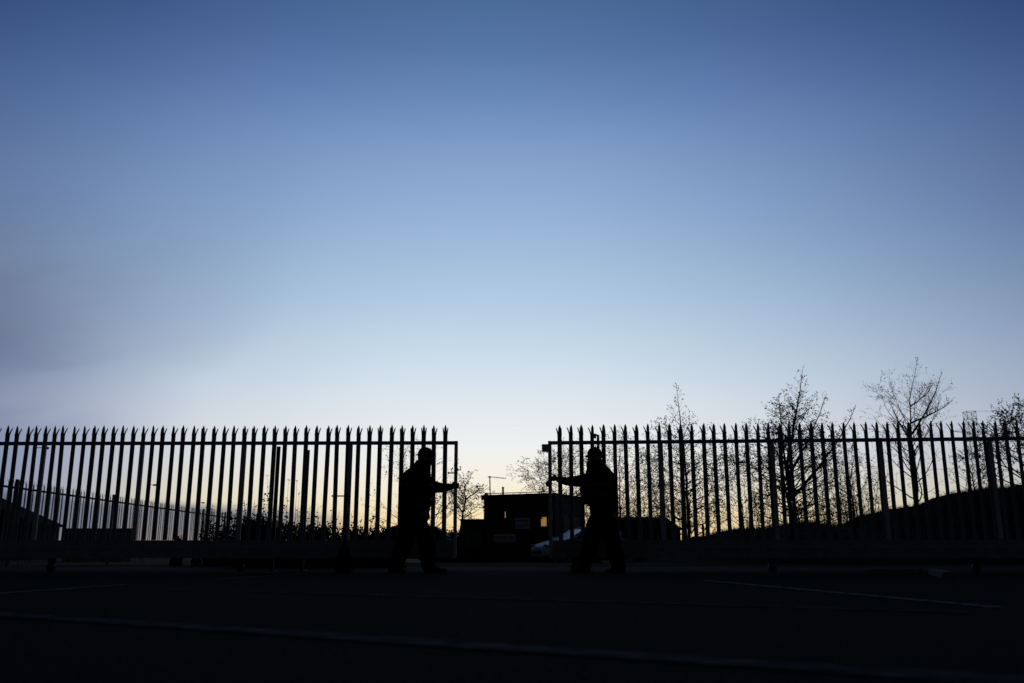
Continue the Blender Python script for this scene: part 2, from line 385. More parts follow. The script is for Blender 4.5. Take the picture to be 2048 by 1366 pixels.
# lock box and guide roller on the right gate's end
Xr = gr.location.x
m = MB(); m.box((PX(1083.5, 13.9, 1.8), 13.815, W(1100, 904.5, 13.9).z), (PX(1101, 13.9, 1.8), 13.862, W(1100, 889.5, 13.9).z))
bevel(m.build('lock_box', steel2, gr), .006)
m = MB(); c = W(1097.5, 968, 13.9); m.tube([(c.x, 13.83, c.z), (c.x, 13.862, c.z)], [.05, .05], 16); m.tube([(c.x, 13.80, c.z), (c.x, 13.831, c.z)], [.018, .018], 10)
m.build('pull_knob', darksteel, gr)

# ------------------------------------------------------------------ people
def remesh(o, vox, smooth=6):
    r = o.modifiers.new('remesh', 'REMESH'); r.mode = 'VOXEL'; r.voxel_size = vox; r.use_smooth_shade = True
    s = o.modifiers.new('smooth', 'SMOOTH'); s.factor = .5; s.iterations = smooth
    return o
FOLD = bpy.data.textures.new('cloth_folds', 'CLOUDS'); FOLD.noise_scale = .09; FOLD.noise_depth = 2
def folds(o, st):
    d = o.modifiers.new('folds', 'DISPLACE'); d.texture = FOLD; d.texture_coords = 'LOCAL'; d.strength = st; d.mid_level = .42
def limb(mb, pts, grow=0, n=14):
    # smooth polyline through joints (Vector, r)
    P_ = [Vector(p) for p, r in pts]; Rr = [r for p, r in pts]; op = []; orr = []
    for i in range(len(P_)-1):
        for j in range(5):
            t = j/5; op.append(P_[i].lerp(P_[i+1], t)); orr.append(max(.004, (Rr[i]+(Rr[i+1]-Rr[i])*t)+grow))
    op.append(P_[-1]); orr.append(max(.004, Rr[-1]+grow))
    for _ in range(2):
        op = [op[0]]+[(op[i-1]+op[i]*2+op[i+1])/4 for i in range(1, len(op)-1)]+[op[-1]]
    mb.tube(op, orr, n)
    mb.ball(op[0], orr[0], orr[0], orr[0], 12, 8); mb.ball(op[-1], orr[-1], orr[-1], orr[-1], 12, 8)
def hand(mb, wrist, palm, reach, across, curl, grip=True):
    # palm centre, reach = direction of fingers, across = thumb-to-little axis, curl = bend direction
    reach, across, curl = reach.normalized(), across.normalized(), curl.normalized()
    mb.tube([wrist, wrist.lerp(palm, .5), palm-reach*.02], [.027, .030, .034], 12)
    rot = Matrix((reach, across, curl)).transposed()
    mb.ball(palm, .052, .043, .020, 12, 8, rot=rot)
    for i, (off, ln) in enumerate(((-.031, .072), (-.010, .080), (.011, .076), (.030, .060))):
        a = palm+across*off+reach*.038
        b = a+reach*ln*.42+curl*(.012 if grip else .004)
        c = b+(reach*.35+curl*(.94 if grip else .35)).normalized()*ln*.34
        d = c+((-reach*.55 if grip else reach*.8)+curl*(.8 if grip else .55)).normalized()*ln*.30
        mb.tube([a-reach*.02, a, b, c, d], [.0105, .010, .0095, .009, .0075], 8); mb.ball(d, .0075, .0075, .0075, 8, 6)
    t0 = palm-across*.036-reach*.022
    t1 = t0-across*.022+reach*.028+curl*.012; t2 = t1+reach*.028+curl*.020+across*.006
    mb.tube([t0+across*.015, t0, t1, t2], [.013, .0125, .0115, .008], 8); mb.ball(t2, .008, .008, .008, 8, 6)
def person(label, tors, torso_yaw, legs, arms, feet, head, face, capspec, bands, hands):
    """tors: list of (px,py,Y,rx,ry); legs/arms: list of joint lists (px,py,Y,r); face = +1 looks right, -1 left"""
    base = Vector((W(tors[0][0], 1100, tors[0][2]).x, tors[0][2], 0))
    body = MB()
    TS = [(W(px, py, Y), rx, ry) for px, py, Y, rx, ry in tors]
    body.loft([(c, rx*.88, ry*.88) for c, rx, ry in TS], 24)
    LG = [[(W(px, py, Y), r) for px, py, Y, r in l] for l in legs]
    AR = [[(W(px, py, Y), r) for px, py, Y, r in l] for l in arms]
    for l in LG: limb(body, l, -.022)
    for l in AR: limb(body, l, -.018)
    for (ft, toe, heel) in feet:            # bare ankle core inside the boots
        limb(body, [(ft, .04), ((ft+toe)/2+Vector((0,0,-.01)), .03)])
    # head with face
    hc = W(*head)
    f = face
    body.ball(hc+Vector((-f*.004, 0, .012)), .098, .077, .112, 18, 12)
    body.ball(hc+Vector((f*.032, 0, -.055)), .062, .058, .070, 14, 9)          # jaw
    body.ball(hc+Vector((f*.072, 0, -.098)), .026, .034, .022, 12, 8)          # chin
    body.tube([hc+Vector((f*.088, 0, .010)), hc+Vector((f*.108, 0, -.030)), hc+Vector((f*.092, 0, -.040))], [.010, .016, .012], 8)   # nose
    body.ball(hc+Vector((f*.094, 0, -.062)), .012, .026, .007, 10, 6); body.ball(hc+Vector((f*.092, 0, -.076)), .012, .022, .008, 10, 6)  # lips
    body.ball(hc+Vector((f*.082, 0, .020)), .016, .056, .012, 12, 7)           # brow
    for s in (-1, 1):
        body.ball(hc+Vector((-f*.008, s*.079, -.015)), .022, .010, .034, 10, 7)   # ears
        body.ball(hc+Vector((f*.078, s*.032, -.004)), .013, .014, .010, 10, 7)    # eyes
    nb = TS[-1][0]
    body.tube([nb+Vector((0, 0, -.10)), nb, hc+Vector((-f*.02, 0, -.03))], [.075, .062, .058], 14)
    for h in hands: hand(body, *h)
    me = body.mesh('person', skin); bo = obj('person', me)
    tag(bo, label, 'person', 'two men moving the gates')
    # origin at the feet
    me.transform(Matrix.Translation(-base)); bo.location = base; bo.matrix_basis = Matrix.Translation(base)
    remesh(bo, .0075, 3)
    j = MB(); j.loft(TS, 28)
    for l in AR: limb(j, l, 0, 16)
    # collar and chest folds
    for c, rx, ry in TS[2:5]:
        j.ball(c+Vector((0, 0, -.02)), rx*1.015, ry*1.02, .035, 22, 6)
    o = j.build('jacket', jackm, bo); remesh(o, .012, 4); folds(o, .030)
    for py in bands:
        z = None
        for (a, b) in zip(TS, TS[1:]):
            lo, hi = (a, b) if a[0].z < b[0].z else (b, a)
            zz = W(1024, py, tors[0][2]).z
            if lo[0].z <= zz <= hi[0].z:
                t = (zz-lo[0].z)/(hi[0].z-lo[0].z); c = lo[0].lerp(hi[0], t); rx = lo[1]+(hi[1]-lo[1])*t; ry = lo[2]+(hi[2]-lo[2])*t
                b_ = MB(); b_.loft([(c+Vector((0,0,-.025)), rx+.009, ry+.009), (c+Vector((0,0,.025)), rx+.009, ry+.009)], 28)
                b_.build('reflective_band', reflm, o, True)
    t = MB(); a, b, c = TS[0], TS[1], TS[2]
    dn = W(tors[0][0], tors[0][1]+16, tors[0][2])
    t.loft([(dn, a[1]*.82, a[2]*.95), (a[0], a[1]*.95, a[2]*.95), (b[0], b[1]*.9, b[2]*.9)], 22)
    for l in LG: limb(t, l, 0, 16)
    o = t.build('trousers', trom, bo); remesh(o, .012, 4); folds(o, .022)
    for (ft, toe, heel) in feet:
        b_ = MB(); d = (toe-heel); ln = d.length; d.normalize(); n = Vector((-d.y, d.x, 0))
        vs = []; fs = []; K = 14
        for q, w, h in ((0, .030, .075), (.06, .040, .10), (.25, .043, .105), (.45, .046, .10), (.62, .052, .075), (.80, .053, .06), (.94, .042, .05), (1, .02, .035)):
            c_ = heel+d*ln*q
            for i in range(K):
                a_ = 2*math.pi*i/K; zz = (math.sin(a_)*.5+.5)*h
                vs.append(c_+n*(w*(abs(math.cos(a_))**.6)*(1 if math.cos(a_) > 0 else -1))+Vector((0, 0, max(.0, zz))))
        for i in range(7):
            for k in range(K): fs.append((i*K+k, i*K+(k+1) % K, (i+1)*K+(k+1) % K, (i+1)*K+k))
        fs += [tuple(range(K-1, -1, -1)), tuple(range(7*K, 8*K))]
        b_.add([(v.x, v.y, v.z) for v in vs], fs)
        b_.tube([ft+Vector((0,0,.06)), ft, Vector((ft.x, ft.y, .06))], [.062, .060, .05], 14)
        o = b_.build('boot', bootm, bo); fixn(o.data); remesh(o, .008, 2)
    cx, cy, crx, crz, bx = capspec
    cc = W(cx, cy, head[2]); m_ = MB(); n = 22; vs = []; fs = []
    for i in range(7):
        t_ = math.pi/2*i/7
        for k in range(n):
            a_ = 2*math.pi*k/n
            vs.append(cc+Vector((crx*math.cos(t_)**.75*math.cos(a_), crx*.86*math.cos(t_)**.75*math.sin(a_), crz*math.sin(t_))))
    vs.append(cc+Vector((0, 0, crz)))
    for i in range(6):
        for k in range(n): fs.append((i*n+k, i*n+(k+1) % n, (i+1)*n+(k+1) % n, (i+1)*n+k))
    for k in range(n): fs.append((6*n+k, 6*n+(k+1) % n, 7*n))
    fs.append(tuple(range(n-1, -1, -1))); m_.add(vs, fs)
    m_.ball(cc+Vector((0, 0, crz)), .010, .010, .006, 10, 6)
    m_.tube([cc+Vector((-f*crx*.9, 0, .012)), cc+Vector((-f*(crx+.025), 0, .010))], [.012, .008], 8)
    cap = m_.build('cap', capm, bo, True)
    b_ = MB(); tip = W(bx, cy+2.2, head[2]).x-cc.x; vs = []; fs = []; q = 12
    for lay in (0, -.007):
        for i in range(q+1):
            a_ = math.pi*(i/q-.5)
            inn = Vector((f*crx*.80*math.cos(a_), crx*.84*math.sin(a_), .010+lay)); out = Vector((f*(crx*.80+(abs(tip)-crx*.80)*math.cos(a_)**.6 if math.cos(a_) > .01 else crx*.8)*math.cos(a_)**.35 if math.cos(a_) > .01 else 0, crx*.86*math.sin(a_), -.004-.018*math.sin(a_)**2+lay))
            vs += [cc+inn, cc+out]
    o_ = 2*(q+1)
    for i in range(q):
        fs += [(2*i, 2*i+1, 2*i+3, 2*i+2), (o_+2*i, o_+2*i+2, o_+2*i+3, o_+2*i+1), (2*i+1, o_+2*i+1, o_+2*i+3, 2*i+3), (2*i, 2*i+2, o_+2*i+2, o_+2*i)]
    fs += [(0, o_, o_+1, 1), (2*q, 2*q+1, o_+2*q+1, o_+2*q)]
    b_.add(vs, fs); o = b_.build('cap_brim', capm, cap); fixn(o.data)
    return bo
def FT(px, Y, z=0): return Vector((PX(px, Y, z), Y, z))
YA = 13.45
handL = [(W(901, 974, 13.77), W(907.5, 971.5, 13.815), Vector((.75, .62, .12)), Vector((.1, 0, -1)), Vector((.35, -.9, 0)), True),
         (W(848, 1017, 13.20), W(852, 1024, 13.19), Vector((.35, .1, -.93)), Vector((.9, .1, .35)), Vector((-.2, .95, 0)), False)]
person('man in dark jacket and cap leaning forward to push the left gate',
       [(827, 1042, YA, .205, .185), (829, 1025, YA, .212, .195), (830, 1008, YA, .232, .21), (832, 982, YA, .248, .235), (832, 962, YA, .232, .24), (834, 946, YA, .195, .205), (840, 936, YA, .155, .14), (846, 927, YA, .128, .115), (847, 921, YA, .112, .10)],
       0,
       [[(820, 1046, YA-.09, .135), (807, 1092, YA-.10, .118), (790, 1132, YA-.10, .100)], [(835, 1046, YA+.09, .14), (856, 1090, YA+.09, .118), (857, 1132, YA+.09, .100)]],
       [[(842, 960, YA+.17, .10), (873, 975, YA+.27, .085), (889, 974.5, 13.75, .066), (902, 974, 13.775, .046)],
        [(834, 962, YA-.19, .10), (822, 996, YA-.24, .08), (847, 1015, 13.21, .052)]],
       [(FT(790, YA-.10, .09), FT(812, YA-.10), FT(776, YA-.10)), (FT(860, YA+.09, .09), FT(894, YA+.09), FT(848, YA+.09))],
       (849, 916, YA), 1, (850.5, 911, .116, .122, 872), [972, 1000], handL)
YB = 13.42
handR = [(W(1118, 959, 13.74), W(1109, 957, 13.80), Vector((-.85, .5, 0)), Vector((0, .1, -1)), Vector((-.3, -.95, 0)), True),
         (W(1226, 1020, 13.42), W(1226, 1028, 13.41), Vector((-.1, .05, -1)), Vector((-.3, 1, 0)), Vector((-1, -.2, 0)), False)]
person('man in dark jacket and cap reaching sideways to pull the right gate',
       [(1205, 1044, YB, .172, .15), (1205, 1026, YB, .172, .155), (1204, 1013, YB, .182, .16), (1199, 1003, YB, .226, .168), (1198, 994, YB, .23, .168), (1198, 980, YB, .228, .17), (1199, 962, YB, .222, .165), (1201, 949, YB, .208, .15), (1196, 937, YB, .165, .13), (1191, 926, YB, .128, .115), (1190.5, 920, YB, .115, .10)],
       0,
       [[(1193, 1046, YB+.03, .135), (1181, 1092, YB+.02, .12), (1168, 1132, YB, .102)], [(1216, 1046, YB, .135), (1226, 1092, YB-.02, .12), (1237, 1132, YB-.05, .102)]],
       [[(1180, 959, YB+.03, .098), (1150, 963.5, YB+.18, .080), (1131, 962, YB+.29, .064), (1119, 959.5, 13.745, .044)],
        [(1222, 960, YB, .09), (1222.5, 996, YB-.03, .068), (1225.5, 1019, YB-.01, .050)]],
       [(FT(1166, YB, .09), FT(1140, YB+.03), FT(1181, YB)), (FT(1239, YB-.05, .09), FT(1210, YB-.10), FT(1251, YB-.05))],
       (1190, 915, YB), -1, (1189.5, 911, .112, .124, 1169), [972, 992], handR)

# ------------------------------------------------------------------ posts and small things by the gate
def square_post(px, top, Y, w, label, m=darksteel):
    p = W(px, top, Y); r = empty('steel_post', (p.x, Y, 0), label, 'post')
    a = MB(); a.box((p.x-w/2, Y-w/2, .014), (p.x+w/2, Y+w/2, p.z)); bevel(a.build('shaft', m, r), .004)
    a = MB(); a.box((p.x-w*.55, Y-w*.55, p.z), (p.x+w*.55, Y+w*.55, p.z+.006)); a.build('end_cap', m, r)
    a = MB(); a.box((p.x-.09, Y-.09, 0), (p.x+.09, Y+.09, .014)); a.build('base_plate', m, r)
square_post(557.5, 894, 15.0, .055, 'taller square steel post behind the left gate above the bushes')
square_post(615.5, 901, 15.0, .062, 'slightly shorter square steel post right of the taller one, behind left gate')
# cross-headed post standing in front of the left gate
p = W(693, 986, 13.55); r = empty('cross_post', (p.x, 13.55, 0), 'short steel post with a thin crossbar in front of the left gate', 'post')
a = MB(); a.tube([(p.x, 13.55, .06), (p.x, 13.55, p.z)], .022, 12); a.build('shaft', darksteel, r, True)
zc = W(690, 992, 13.55).z; x0, x1 = W(664, 992, 13.55).x, W(699, 992, 13.55).x
a = MB(); a.tube([(x0, 13.55, zc), (x1, 13.55, zc)], .010, 8); a.tube([(x0+.008, 13.55, zc), (x0-.004, 13.55, zc)], .014, 8); a.build('crossbar', darksteel, r)
a = MB(); a.loft([((p.x, 13.55, 0), .12, .11), ((p.x, 13.55, .18), .115, .105), ((p.x, 13.55, .34), .07, .07), ((p.x, 13.55, .40), .035, .035)], 14); a.build('base_block', mat('dark_base_block', (.012, .012, .013), (.008, .008, .009), .95, 14, .03), r, True)
# kerb in front of the right gate
a = MB(); k0 = W(1747, 1122, 11.6); k1 = W(1838, 1120.5, 11.9); k2 = W(1905, 1134, 9.3)
r = empty('concrete_kerb', (k0.x, 11.6, 0), 'low concrete kerb corner on the asphalt before the right gate', 'kerb')
def kerbrun(a_, b_):
    a_, b_ = Vector((a_.x, a_.y, 0)), Vector((b_.x, b_.y, 0)); d = (b_-a_); n = d.length; d.normalize(); s = Vector((-d.y, d.x, 0))*.06
    cnt = max(1, round(n/.6))
    for i in range(cnt):
        p, q = a_+d*(n*i/cnt+.004), a_+d*(n*(i+1)/cnt-.004); m = MB()
        vs = [p-s, q-s, q+s, p+s]; m.add([*vs, *[v+Vector((0,0,.07)) for v in vs]], [(0,3,2,1),(4,5,6,7),(0,1,5,4),(1,2,6,5),(2,3,7,6),(3,0,4,7)])
        bevel(m.build('kerb_stone', concrete, r), .012)
kerbrun(Vector((k0.x, 11.75, 0)), Vector((k1.x, 11.9, 0))); kerbrun(Vector((k1.x+.1, 11.75, 0)), Vector((k2.x, 9.4, 0)))

# ------------------------------------------------------------------ side palisade fence on the left, running away from the camera
root = empty('palisade_fence', (-12.4, 16, 0), 'long palisade fence running into the distance behind the left gate', 'fence')
m = MB(); m.box((-.034, -.006, 0), (-.012, -.001, 1.98)); m.box((-.012, .001, 0), (.012, .006, 1.98)); m.box((.012, -.006, 0), (.034, -.001, 1.98))
for s, tx, ty, tz in ((0, .0, -.006, 2.10), (-1, -.05, .045, 2.07), (1, .05, .045, 2.07)):
    x = s*.023; m.add([(x-.012, -.004, 1.97), (x+.012, -.004, 1.97), (x+.012, .004, 1.97), (x-.012, .004, 1.97), (tx, ty, tz)], [(0,1,4),(1,2,4),(2,3,4),(3,0,4),(3,2,1,0)])
me = m.mesh('pale', darksteel); me.transform(Matrix.Rotation(R(90), 4, 'Z'))
rnd = random.Random(8); i = 0; y_ = 16.0
while y_ < 62 and i < 280:
    o = obj('pale', me); o.parent = root; o.matrix_parent_inverse = Matrix.Translation((12.4, -16, 0))
    o.location = (-12.4, y_, .05); o.rotation_euler = (rnd.uniform(-.008, .008), rnd.uniform(-.01, .01), rnd.uniform(-.06, .06)); y_ += .178; i += 1
for z in (.35, 1.885):
    m = MB(); m.box((-12.445, 15.9, z), (-12.408, y_, z+.05)); m.build('rail', darksteel, root)
y_ = 23.15-5.7
while y_ < 62:
    m = MB(); m.box((-12.50, y_-.045, 0), (-12.446, y_+.045, 2.13)); m.build('post', darksteel, root); y_ += 2.85 if y_ > 30 else 5.7

# ------------------------------------------------------------------ trees and bushes
class Tree:
    def __init__(s, seed): s.r = random.Random(seed); s.wood = MB(); s.tw = MB()
    def rv(s):
        while True:
            v = Vector((s.r.uniform(-1,1), s.r.uniform(-1,1), s.r.uniform(-1,1)))
            if .05 < v.length < 1: return v.normalized()
    def leaf(s, p, size):
        u = s.rv(); w = u.cross(s.rv())
        if w.length < .1: return
        w = w.normalized()*size*s.r.uniform(.3, .5); u = u*size*s.r.uniform(.7, 1.2)
        s.tw.add([p, p+u*.5+w, p+u, p+u*.5-w], [(0,1,2,3)], 1)
    def grow(s, p, d, Ln, rad, lvl, leaf, dens, up, lsize, droop=0):
        r = s.r; n = max(3, int(Ln/(.28 if lvl == 0 else .16))); pts = [p.copy()]; rr = [rad]; d = d.normalized()
        kids = []
        for i in range(n):
            t = (i+1)/n
            d = (d+s.rv()*(.20 if lvl < 2 else .28)+Vector((0,0,1))*(up*(.25 if lvl else 1)-droop*t)).normalized()
            p = p+d*Ln/n; pts.append(p.copy()); rr.append(max(.0022, rad*(1-.82*t))); kids.append((p.copy(), d.copy(), t))
        (s.wood if lvl == 0 and rad > .012 else s.tw).tube(pts, rr, 5 if rad > .012 else 3, 0, False)
        if lvl < 2:
            want = Ln*(dens if lvl == 0 else dens*1.25)
            for _ in range(max(1, int(want+r.random()))):
                q, dq, t = kids[min(n-1, int(n*(.15+.85*r.random())))]
                side = dq.cross(s.rv()).normalized()
                dd = dq*r.uniform(.5, .9)+side*r.uniform(.6, 1.0)
                s.grow(q, dd, Ln*r.uniform(.28, .55)*(1.1-.5*t)+.06, max(.0035, rad*.45*(1-.6*t)), lvl+1, leaf, dens, up, lsize, droop)
        if lvl >= 1:
            for q, dq, t in kids:
                k = leaf*Ln/n*(9 if lvl == 2 else 5)
                while k > 0:
                    if r.random() < k: s.leaf(q+s.rv()*.008, lsize)
                    k -= 1
    def done(s, name, label, base, group, cat='tree'):
        root = empty(name, base, label, cat, group)
        s.wood.build('trunk', bark, root, True); s.tw.build('crown', [twigm, leafm], root); return root
def tree(seed, label, leader, trunk_r, branches, Lmax, leaf=1.0, dens=3.2, up=.06, low=.11, lsize=.054, ang=(1.25, .55), group='bare trees behind the gates', shape=None, forks=()):
    """leader: list of (px, py, Y); first is the foot, brought down to the ground or bank"""
    t = Tree(seed); P_ = [W(*q) for q in leader]; P_[0].z = min(P_[0].z, max(0.0, P_[0].z))-.05
    pts = []; n = 6
    for a, b in zip(P_, P_[1:]):
        for i in range(n): pts.append(a.lerp(b, i/n)+t.rv()*.012*(b-a).length)
    pts.append(P_[-1]); K = len(pts)
    rr = [max(.006, trunk_r*(1-i/(K-1))**1.3+.004) for i in range(K)]; rr[0] *= 1.35
    t.wood.tube(pts, rr, 9, 0, True)
    H = P_[-1].z-P_[0].z
    stems = [(pts, rr, branches, Lmax)]
    for (i0, end, rad) in forks:
        e = W(*end); a = pts[i0]; mid = a.lerp(e, .5)+Vector(((e.x-a.x)*.15, 0, -.05)); fp = [a]
        for i in range(1, 9):
            q = i/8; fp.append(a*(1-q)**2+mid*2*q*(1-q)+e*q*q+t.rv()*.02)
        fr = [max(.006, rad*(1-i/9)) for i in range(9)]; t.wood.tube(fp, fr, 7, 0, True); stems.append((fp, fr, branches//2, Lmax*.30))
    for si, (sp_, sr, nb, lm) in enumerate(stems):
        for b in range(nb):
            f = (low if si == 0 else .25)+(1-(low if si == 0 else .25))*(b+t.r.random())/nb
            if si == 0:                    # f is a share of the tree's height
                zq = P_[0].z+H*f; i = max(k for k in range(len(sp_)-1) if sp_[k].z <= zq or k == 0)
            else: i = min(len(sp_)-2, int(f*(len(sp_)-1)))
            q = sp_[i].lerp(sp_[i+1], t.r.random())
            az_ = b*2.4+t.r.uniform(-.5, .5); a_ = ang[0]+(ang[1]-ang[0])*f
            d = Vector((math.cos(az_)*math.sin(a_), math.sin(az_)*math.sin(a_), math.cos(a_)))
            sh = shape(f) if shape else min(1, ((1-f)*2.0)**1.15)+.05
            t.grow(q, d, lm*sh*t.r.uniform(.75, 1.2), max(.006, min(.03, sr[i]*.45)), 0, leaf, dens, up, lsize)
    return t.done('bare_tree', label, (P_[0].x, P_[0].y, P_[0].z), group)
TREES = [
 (11, 'bare tree with fanned twigs behind the man at the left gate', [(846, 1112, 30), (842, 1040, 30), (836, 960, 30), (846, 884, 30)], .075, 40, 1.9, .5, 3.4, .10),
 (12, 'small leafy tree between the left gate end and the cabin', [(915, 1110, 38), (922, 1050, 38), (931, 1003, 38), (929, 972, 38), (948, 943, 38)], .085, 34, 1.35, 4.2, 4.0, .03),
 (13, 'leafy spreading tree behind the cabin and right gate end', [(1128, 1112, 52), (1126, 1030, 52), (1120, 960, 52), (1128, 882, 52)], .13, 50, 3.0, 3.6, 3.4, .02),
 (14, 'twiggy tree right behind the man at the right gate', [(1236, 1112, 40), (1240, 1020, 40), (1238, 930, 40), (1247, 860, 40)], .09, 42, 2.5, 1.6, 3.6, .05),
 (15, 'tall slender tree with a thin leading shoot, left of the three tallest', [(1380, 1112, 32), (1377, 1030, 32), (1368, 900, 32), (1358, 820, 32), (1353, 772, 32)], .11, 62, 2.0, 2.6, 3.6, .015),
 (16, 'thin young tree between the two tall leafy trees', [(1492, 1112, 34), (1485, 1020, 34), (1470, 940, 34), (1462, 868, 34)], .055, 34, 1.9, 1.3, 3.4, .06),
 (17, 'tall broad tree with thick trunk and leafy twigs, middle of the three tallest', [(1590, 1112, 32), (1583, 1040, 32), (1574, 930, 32), (1590, 840, 32), (1600, 780, 32), (1605, 740, 32)], .17, 74, 2.15, 2.6, 3.9, .03),
 (18, 'forked bushy tree on the dip of the bank', [(1712, 1075, 33), (1706, 1010, 33), (1700, 960, 33), (1712, 893, 33)], .075, 34, 1.7, 1.0, 3.3, .07),
 (19, 'tall almost leafless tree with rising limbs, rightmost of the three tallest', [(1836, 1045, 34), (1833, 960, 34), (1822, 870, 34), (1820, 800, 34), (1836, 714, 34)], .12, 36, 2.3, .45, 3.0, .13),
 (20, 'thin leaning tree on the bank before the pylon', [(1952, 1000, 35), (1945, 950, 35), (1932, 925, 35), (1938, 893, 35)], .05, 26, 1.3, .9, 3.2, .03),
 (21, 'dense leafy tree at the right edge of the picture', [(2040, 1000, 30), (2055, 930, 30), (2072, 860, 30), (2085, 800, 30)], .12, 50, 2.0, 4.5, 3.6, .04),
 (22, 'low twiggy tree left of the house behind the right gate', [(1300, 1112, 46), (1298, 1040, 46), (1303, 960, 46), (1296, 878, 46)], .08, 40, 2.6, 1.4, 3.2, .05),
]
for a in TREES:
    kw = {}
    if a[0] == 12: kw = dict(forks=[(13, (962, 975, 38), .04), (9, (906, 985, 38), .03)], low=.35)
    if a[0] == 17: kw = dict(forks=[(8, (1712, 812, 32), .06), (9, (1556, 788, 31.6), .055), (11, (1652, 788, 32.4), .045), (7, (1543, 838, 31.5), .04)], low=.10, ang=(1.3, .75), shape=lambda f: min(1, ((1-f)*2.0)**1.25)+.05)
    if a[0] == 19: kw = dict(forks=[(12, (1884, 745, 34), .045), (11, (1778, 800, 34), .045), (14, (1905, 800, 34), .04), (17, (1866, 770, 34), .03)], low=.12)
    if a[0] == 15: kw = dict(low=.10, ang=(1.35, .75), shape=lambda f: min(1, ((1-f)*1.9)**1.5)+.05)
    tree(a[0], a[1], a[2], a[3]*.62, int(a[4]*1.15), a[5]*.84, leaf=a[6]*.72, dens=a[7]*1.25, up=a[8], **kw)

# far-off thicket of young growth that reads as one mass between the trunks
th = Tree(77); rt = th.r
for i in range(105):
    px = rt.uniform(1165, 1780)
    if 1385 < px < 1520 and rt.random() < .6: continue
    Yt = rt.uniform(47, 58); b = Vector((PX(px, Yt, 1), Yt, 0)); topy = 900+70*rt.random()+40*math.sin(px*.021)
    H_ = W(px, topy, Yt).z*rt.uniform(.75, 1.0); pts = [b]; d = Vector((0, 0, 1))
    for k in range(8):
        d = (d+th.rv()*.10+Vector((0, 0, .15))).normalized(); pts.append(pts[-1]+d*H_/8)
    th.tw.tube(pts, [.020*(1-k/9)+.004 for k in range(9)], 4, 0, False)
    for k in range(16):
        f = .28+.72*rt.random(); q = pts[int(f*8)]; a = rt.uniform(0, 6.28); e = rt.uniform(.5, 1.25)
        th.grow(q, Vector((math.cos(a)*math.sin(e), math.sin(a)*math.sin(e), math.cos(e))), H_*.26*(1.15-f)+.15, .010, 1, .45, 3.0, .05, .075)
tag(th.tw.build('far_thicket', [twigm, leafm]), 'fine twiggy thicket far behind the right gate', 'thicket', kind='stuff')
def bush(seed, px, top, Y, halfw, label, leaves=1500, lsize=.042, stems=26, cat='bush', group='overgrown bushes behind the left gate', fuzz=.25):
    t = Tree(seed); r = t.r; p = W(px, top, Y); hw = halfw; H = p.z
    root = empty('bush', (p.x, Y, 0), label, cat, group)
    st = MB()
    for i in range(stems):
        a = r.uniform(0, 6.28); e = Vector((p.x+hw*math.cos(a)*r.random()**.5, Y+hw*.8*math.sin(a)*r.random(), H*r.uniform(.7, 1+fuzz)))
        b = Vector((p.x+(e.x-p.x)*.5, Y+(e.y-Y)*.5, 0)); mid = b.lerp(e, .6)+t.rv()*.06
        st.tube([b, b.lerp(mid, .6), mid, e], [.010, .008, .006, .003], 4, 0, False)
        for q in range(7): t.leaf(mid.lerp(e, r.random())+t.rv()*.04, lsize)
    for i in range(int(leaves*2.4)):
        a = r.uniform(0, 6.28); q = r.random()**.5; h = H*r.random()**.8*math.sqrt(max(0, 1-q**3))*r.uniform(.8, 1.02)
        t.leaf(Vector((p.x+hw*q*math.cos(a), Y+hw*.8*q*math.sin(a), max(.02, h))), lsize*1.4)
    st.build('stem', twigm, root); t.tw.build('crown', [twigm, hedgem], root)
BUSH = [(31, 432, 1040, 23, .50, 'ivy-like bush climbing at the far end of the side fence', 900),
        (32, 465, 1036, 22.5, .42, 'ragged bush left of the dense round bush', 900),
        (33, 516, 1026, 20, .52, 'dense dark round bush, tallest along the left gate', 3600),
        (34, 575, 1040, 20.5, .55, 'bush under the two square steel posts', 2000),
        (35, 640, 1044, 20, .55, 'bush between the steel posts and the cross post', 2300),
        (36, 706, 1050, 20, .55, 'low bush behind the cross post', 2300),
        (37, 762, 1054, 20.5, .55, 'low bush just behind the left man', 2300),
        (38, 1690, 1062, 30, .5, 'small scrub clump at the foot of the bank', 700)]
for s, px, top, Y, hw, lb, n in BUSH[:7]: bush(s, px, top, Y, hw, lb, n)
bush(40, 898, 1060, 42.5, 1.0, 'low dark hedge clump between the dark car and the container', 3000, .09, 20, fuzz=.05)
# small round scrub
bush(39, 357, 1068, 24, .14, 'small round scrub tuft standing alone left of the bushes', 320, .05, 6, fuzz=0)
